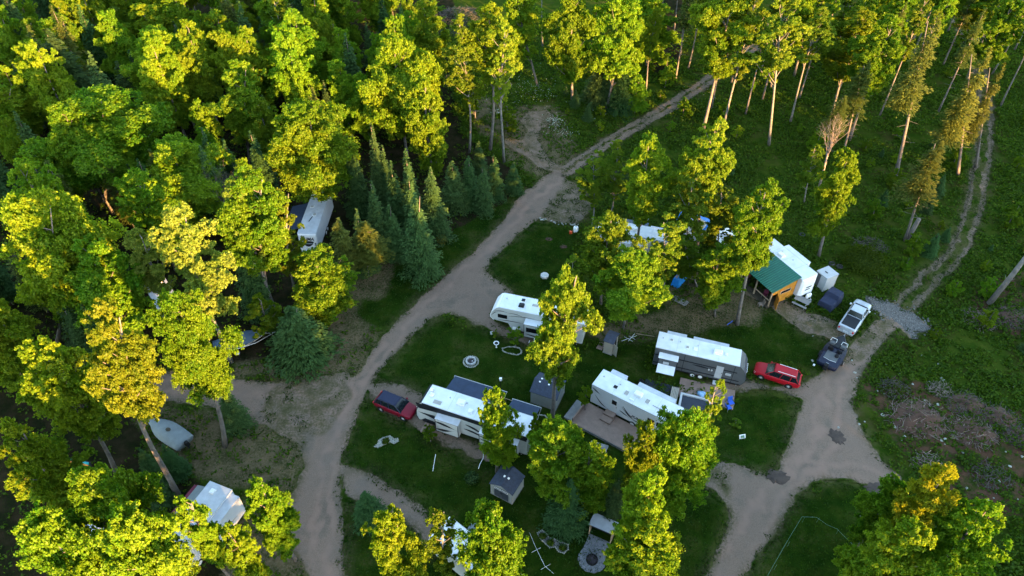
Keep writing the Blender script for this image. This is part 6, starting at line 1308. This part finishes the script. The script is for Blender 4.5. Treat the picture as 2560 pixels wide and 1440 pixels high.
def brush_pile(label, u, v, r, h, seed, soil=True, m='greytwig', n=110, name='brush_pile'):
    rs = random.Random(seed); o = empty(name, at(u, v), label, 'brush pile')
    if soil:
        vs = [(0, 0, h)]; k = 16; rg_ = []
        for j, f in enumerate((.3, .6, .85, 1.08)):
            for i in range(k): a = 6.283*i/k; rr = r*f*rs.uniform(.82, 1.15); vs.append((rr*math.cos(a), rr*math.sin(a)*.8, max(-.08, h*max(0, 1-f)**.8*rs.uniform(.6, 1.2)-(.1 if j == 3 else 0))))
        fs = [(0, 1+i, 1+(i+1) % k) for i in range(k)]+[(1+j*k+i, 1+(j+1)*k+i, 1+(j+1)*k+(i+1) % k, 1+j*k+(i+1) % k) for j in range(3) for i in range(k)]
        MB().add(vs, fs).build('soil_mound', 'soil', o, smooth=True)
    q = MB()
    for _ in range(int(n*1.6)):
        a = rs.uniform(0, 6.28); rr = r*math.sqrt(rs.random()); p = Vector((rr*math.cos(a), rr*math.sin(a)*.85, h*(1-rr/r)*rs.uniform(.3, 1.1)+.08)); d = Vector((rs.gauss(0, 1), rs.gauss(0, 1), rs.gauss(.15, .35))).normalized(); L = rs.uniform(.35, 1.5)*(.6+r*.15)
        q.tube([p-d*L/2, p+Vector((rs.gauss(0, .07), rs.gauss(0, .07), .03)), p+d*L/2], [.02*rs.uniform(.6, 1.6), .018, .008], k=4, cap=False)
    q.build('branches', m, o)
    nn = 260; r2 = np.random.RandomState(seed); aa = r2.uniform(0, 6.28, nn); qq = r*np.sqrt(r2.rand(nn))*1.1; C = np.stack([qq*np.cos(aa), qq*np.sin(aa)*.85, h*(1-np.minimum(qq/r, 1))*.8+.15], -1)
    V, F = leafquads(C, unit(r2.normal(size=(nn, 3))+np.array([0, 0, .8])), .13, .08, r2); me = npmesh('foliage', V, F, 4, False, {'lv': ('FACE', r2.rand(nn))}); me.materials.append(M['bush']); ob = bpy.data.objects.new('foliage', me); link(ob, o)
for i, a in enumerate([('grey root pile at the top left of the bare ground', 2237, 975, 1.7, .8, False), ('reddish soil mound with roots right of the road fork, the widest', 2290, 1045, 3.2, .9, True), ('reddish soil mound at the top of the bare ground', 2412, 1012, 2.2, .8, True),
                       ('soil and root heap in the middle of the bare ground', 2430, 1080, 2.6, 1.0, True), ('grey root heap near the right edge of the bare ground', 2495, 1045, 2.2, .8, True), ('small soil mound below the widest one', 2318, 1162, 1.6, .5, True),
                       ('soil mound cut by the right edge of the picture', 2552, 1095, 1.8, .6, True), ('grey root heap at the top of the bare ground', 2350, 975, 1.4, .6, False), ('branch heap under the leaning dead trunk', 2520, 790, 2.8, .6, True), ('reddish earth patch left of the leaning dead trunk', 2450, 800, 2.2, .35, True),
                       ('branch heap near the orange golden maple', 2475, 1190, 2.0, .6, False)]): brush_pile(*a[:5], seed=20+i, soil=a[5], m='greytwig' if i % 2 == 0 else 'twig')
brush_pile('big pile of bare grey branches at the top behind the young maple', 1150, 45, 6.5, 2.2, 40, False, 'greytwig', 420); brush_pile('smaller heap of grey branches left below the big top pile', 1120, 85, 2.5, 1.0, 41, False, 'greytwig', 120)
brush_pile('heap of twigs in the rough above the pickup truck', 2175, 615, 2.2, .8, 42, False, 'greytwig', 160); brush_pile('low branch heap in the clearing behind the aspen trio', 1130, 195, 1.6, .6, 43, False, 'greytwig', 70)
tuftobj('shrub', 'wide grey green bush in the rough above the pickup truck', 'shrub', 2155, 665, 3.0, 2.0, 7000, 'bush', 11)
tuftobj('shrub', 'sunlit orange shrub at the road verge beside the large spruce', 'shrub', 1105, 610, .8, 1.5, 900, 'brownc', 12)  # warm needle colour stands in for a small sunlit patch
def dirt(label, px, z=.012):
    o = patch_obj('dirt_patch', px, 'dampsoil', z=.0, thick=.0); 
M['dampsoil'] = mat('damp_soil', (.045, .029, .021), .85, var=.4, scale=1.2, bump=.4, bscale=5)
def damp(u, v, rx, ry, seed, label):
    X, Y = un(u, v); rs = random.Random(seed); pts = [(rx*math.cos(k*.2618)*rs.uniform(.7, 1.15), ry*math.sin(k*.2618)*rs.uniform(.7, 1.15)) for k in range(24)]
    q = MB(); q.add([(0, 0, .16)]+[(x*.6, y*.6, .14) for x, y in pts]+[(x, y, .03) for x, y in pts], [(0, 1+k, 1+(k+1) % 24) for k in range(24)]+[(1+k, 25+k, 25+(k+1) % 24, 1+(k+1) % 24) for k in range(24)])
    o = q.build('soil_patch', 'dampsoil'); o.location = (X, Y, 0); tag(o, kind='structure')
damp(2092, 1093, 1.0, 1.25, 1, ''); damp(1942, 1192, 1.2, .8, 2, ''); damp(2195, 1222, 1.4, .9, 3, '')
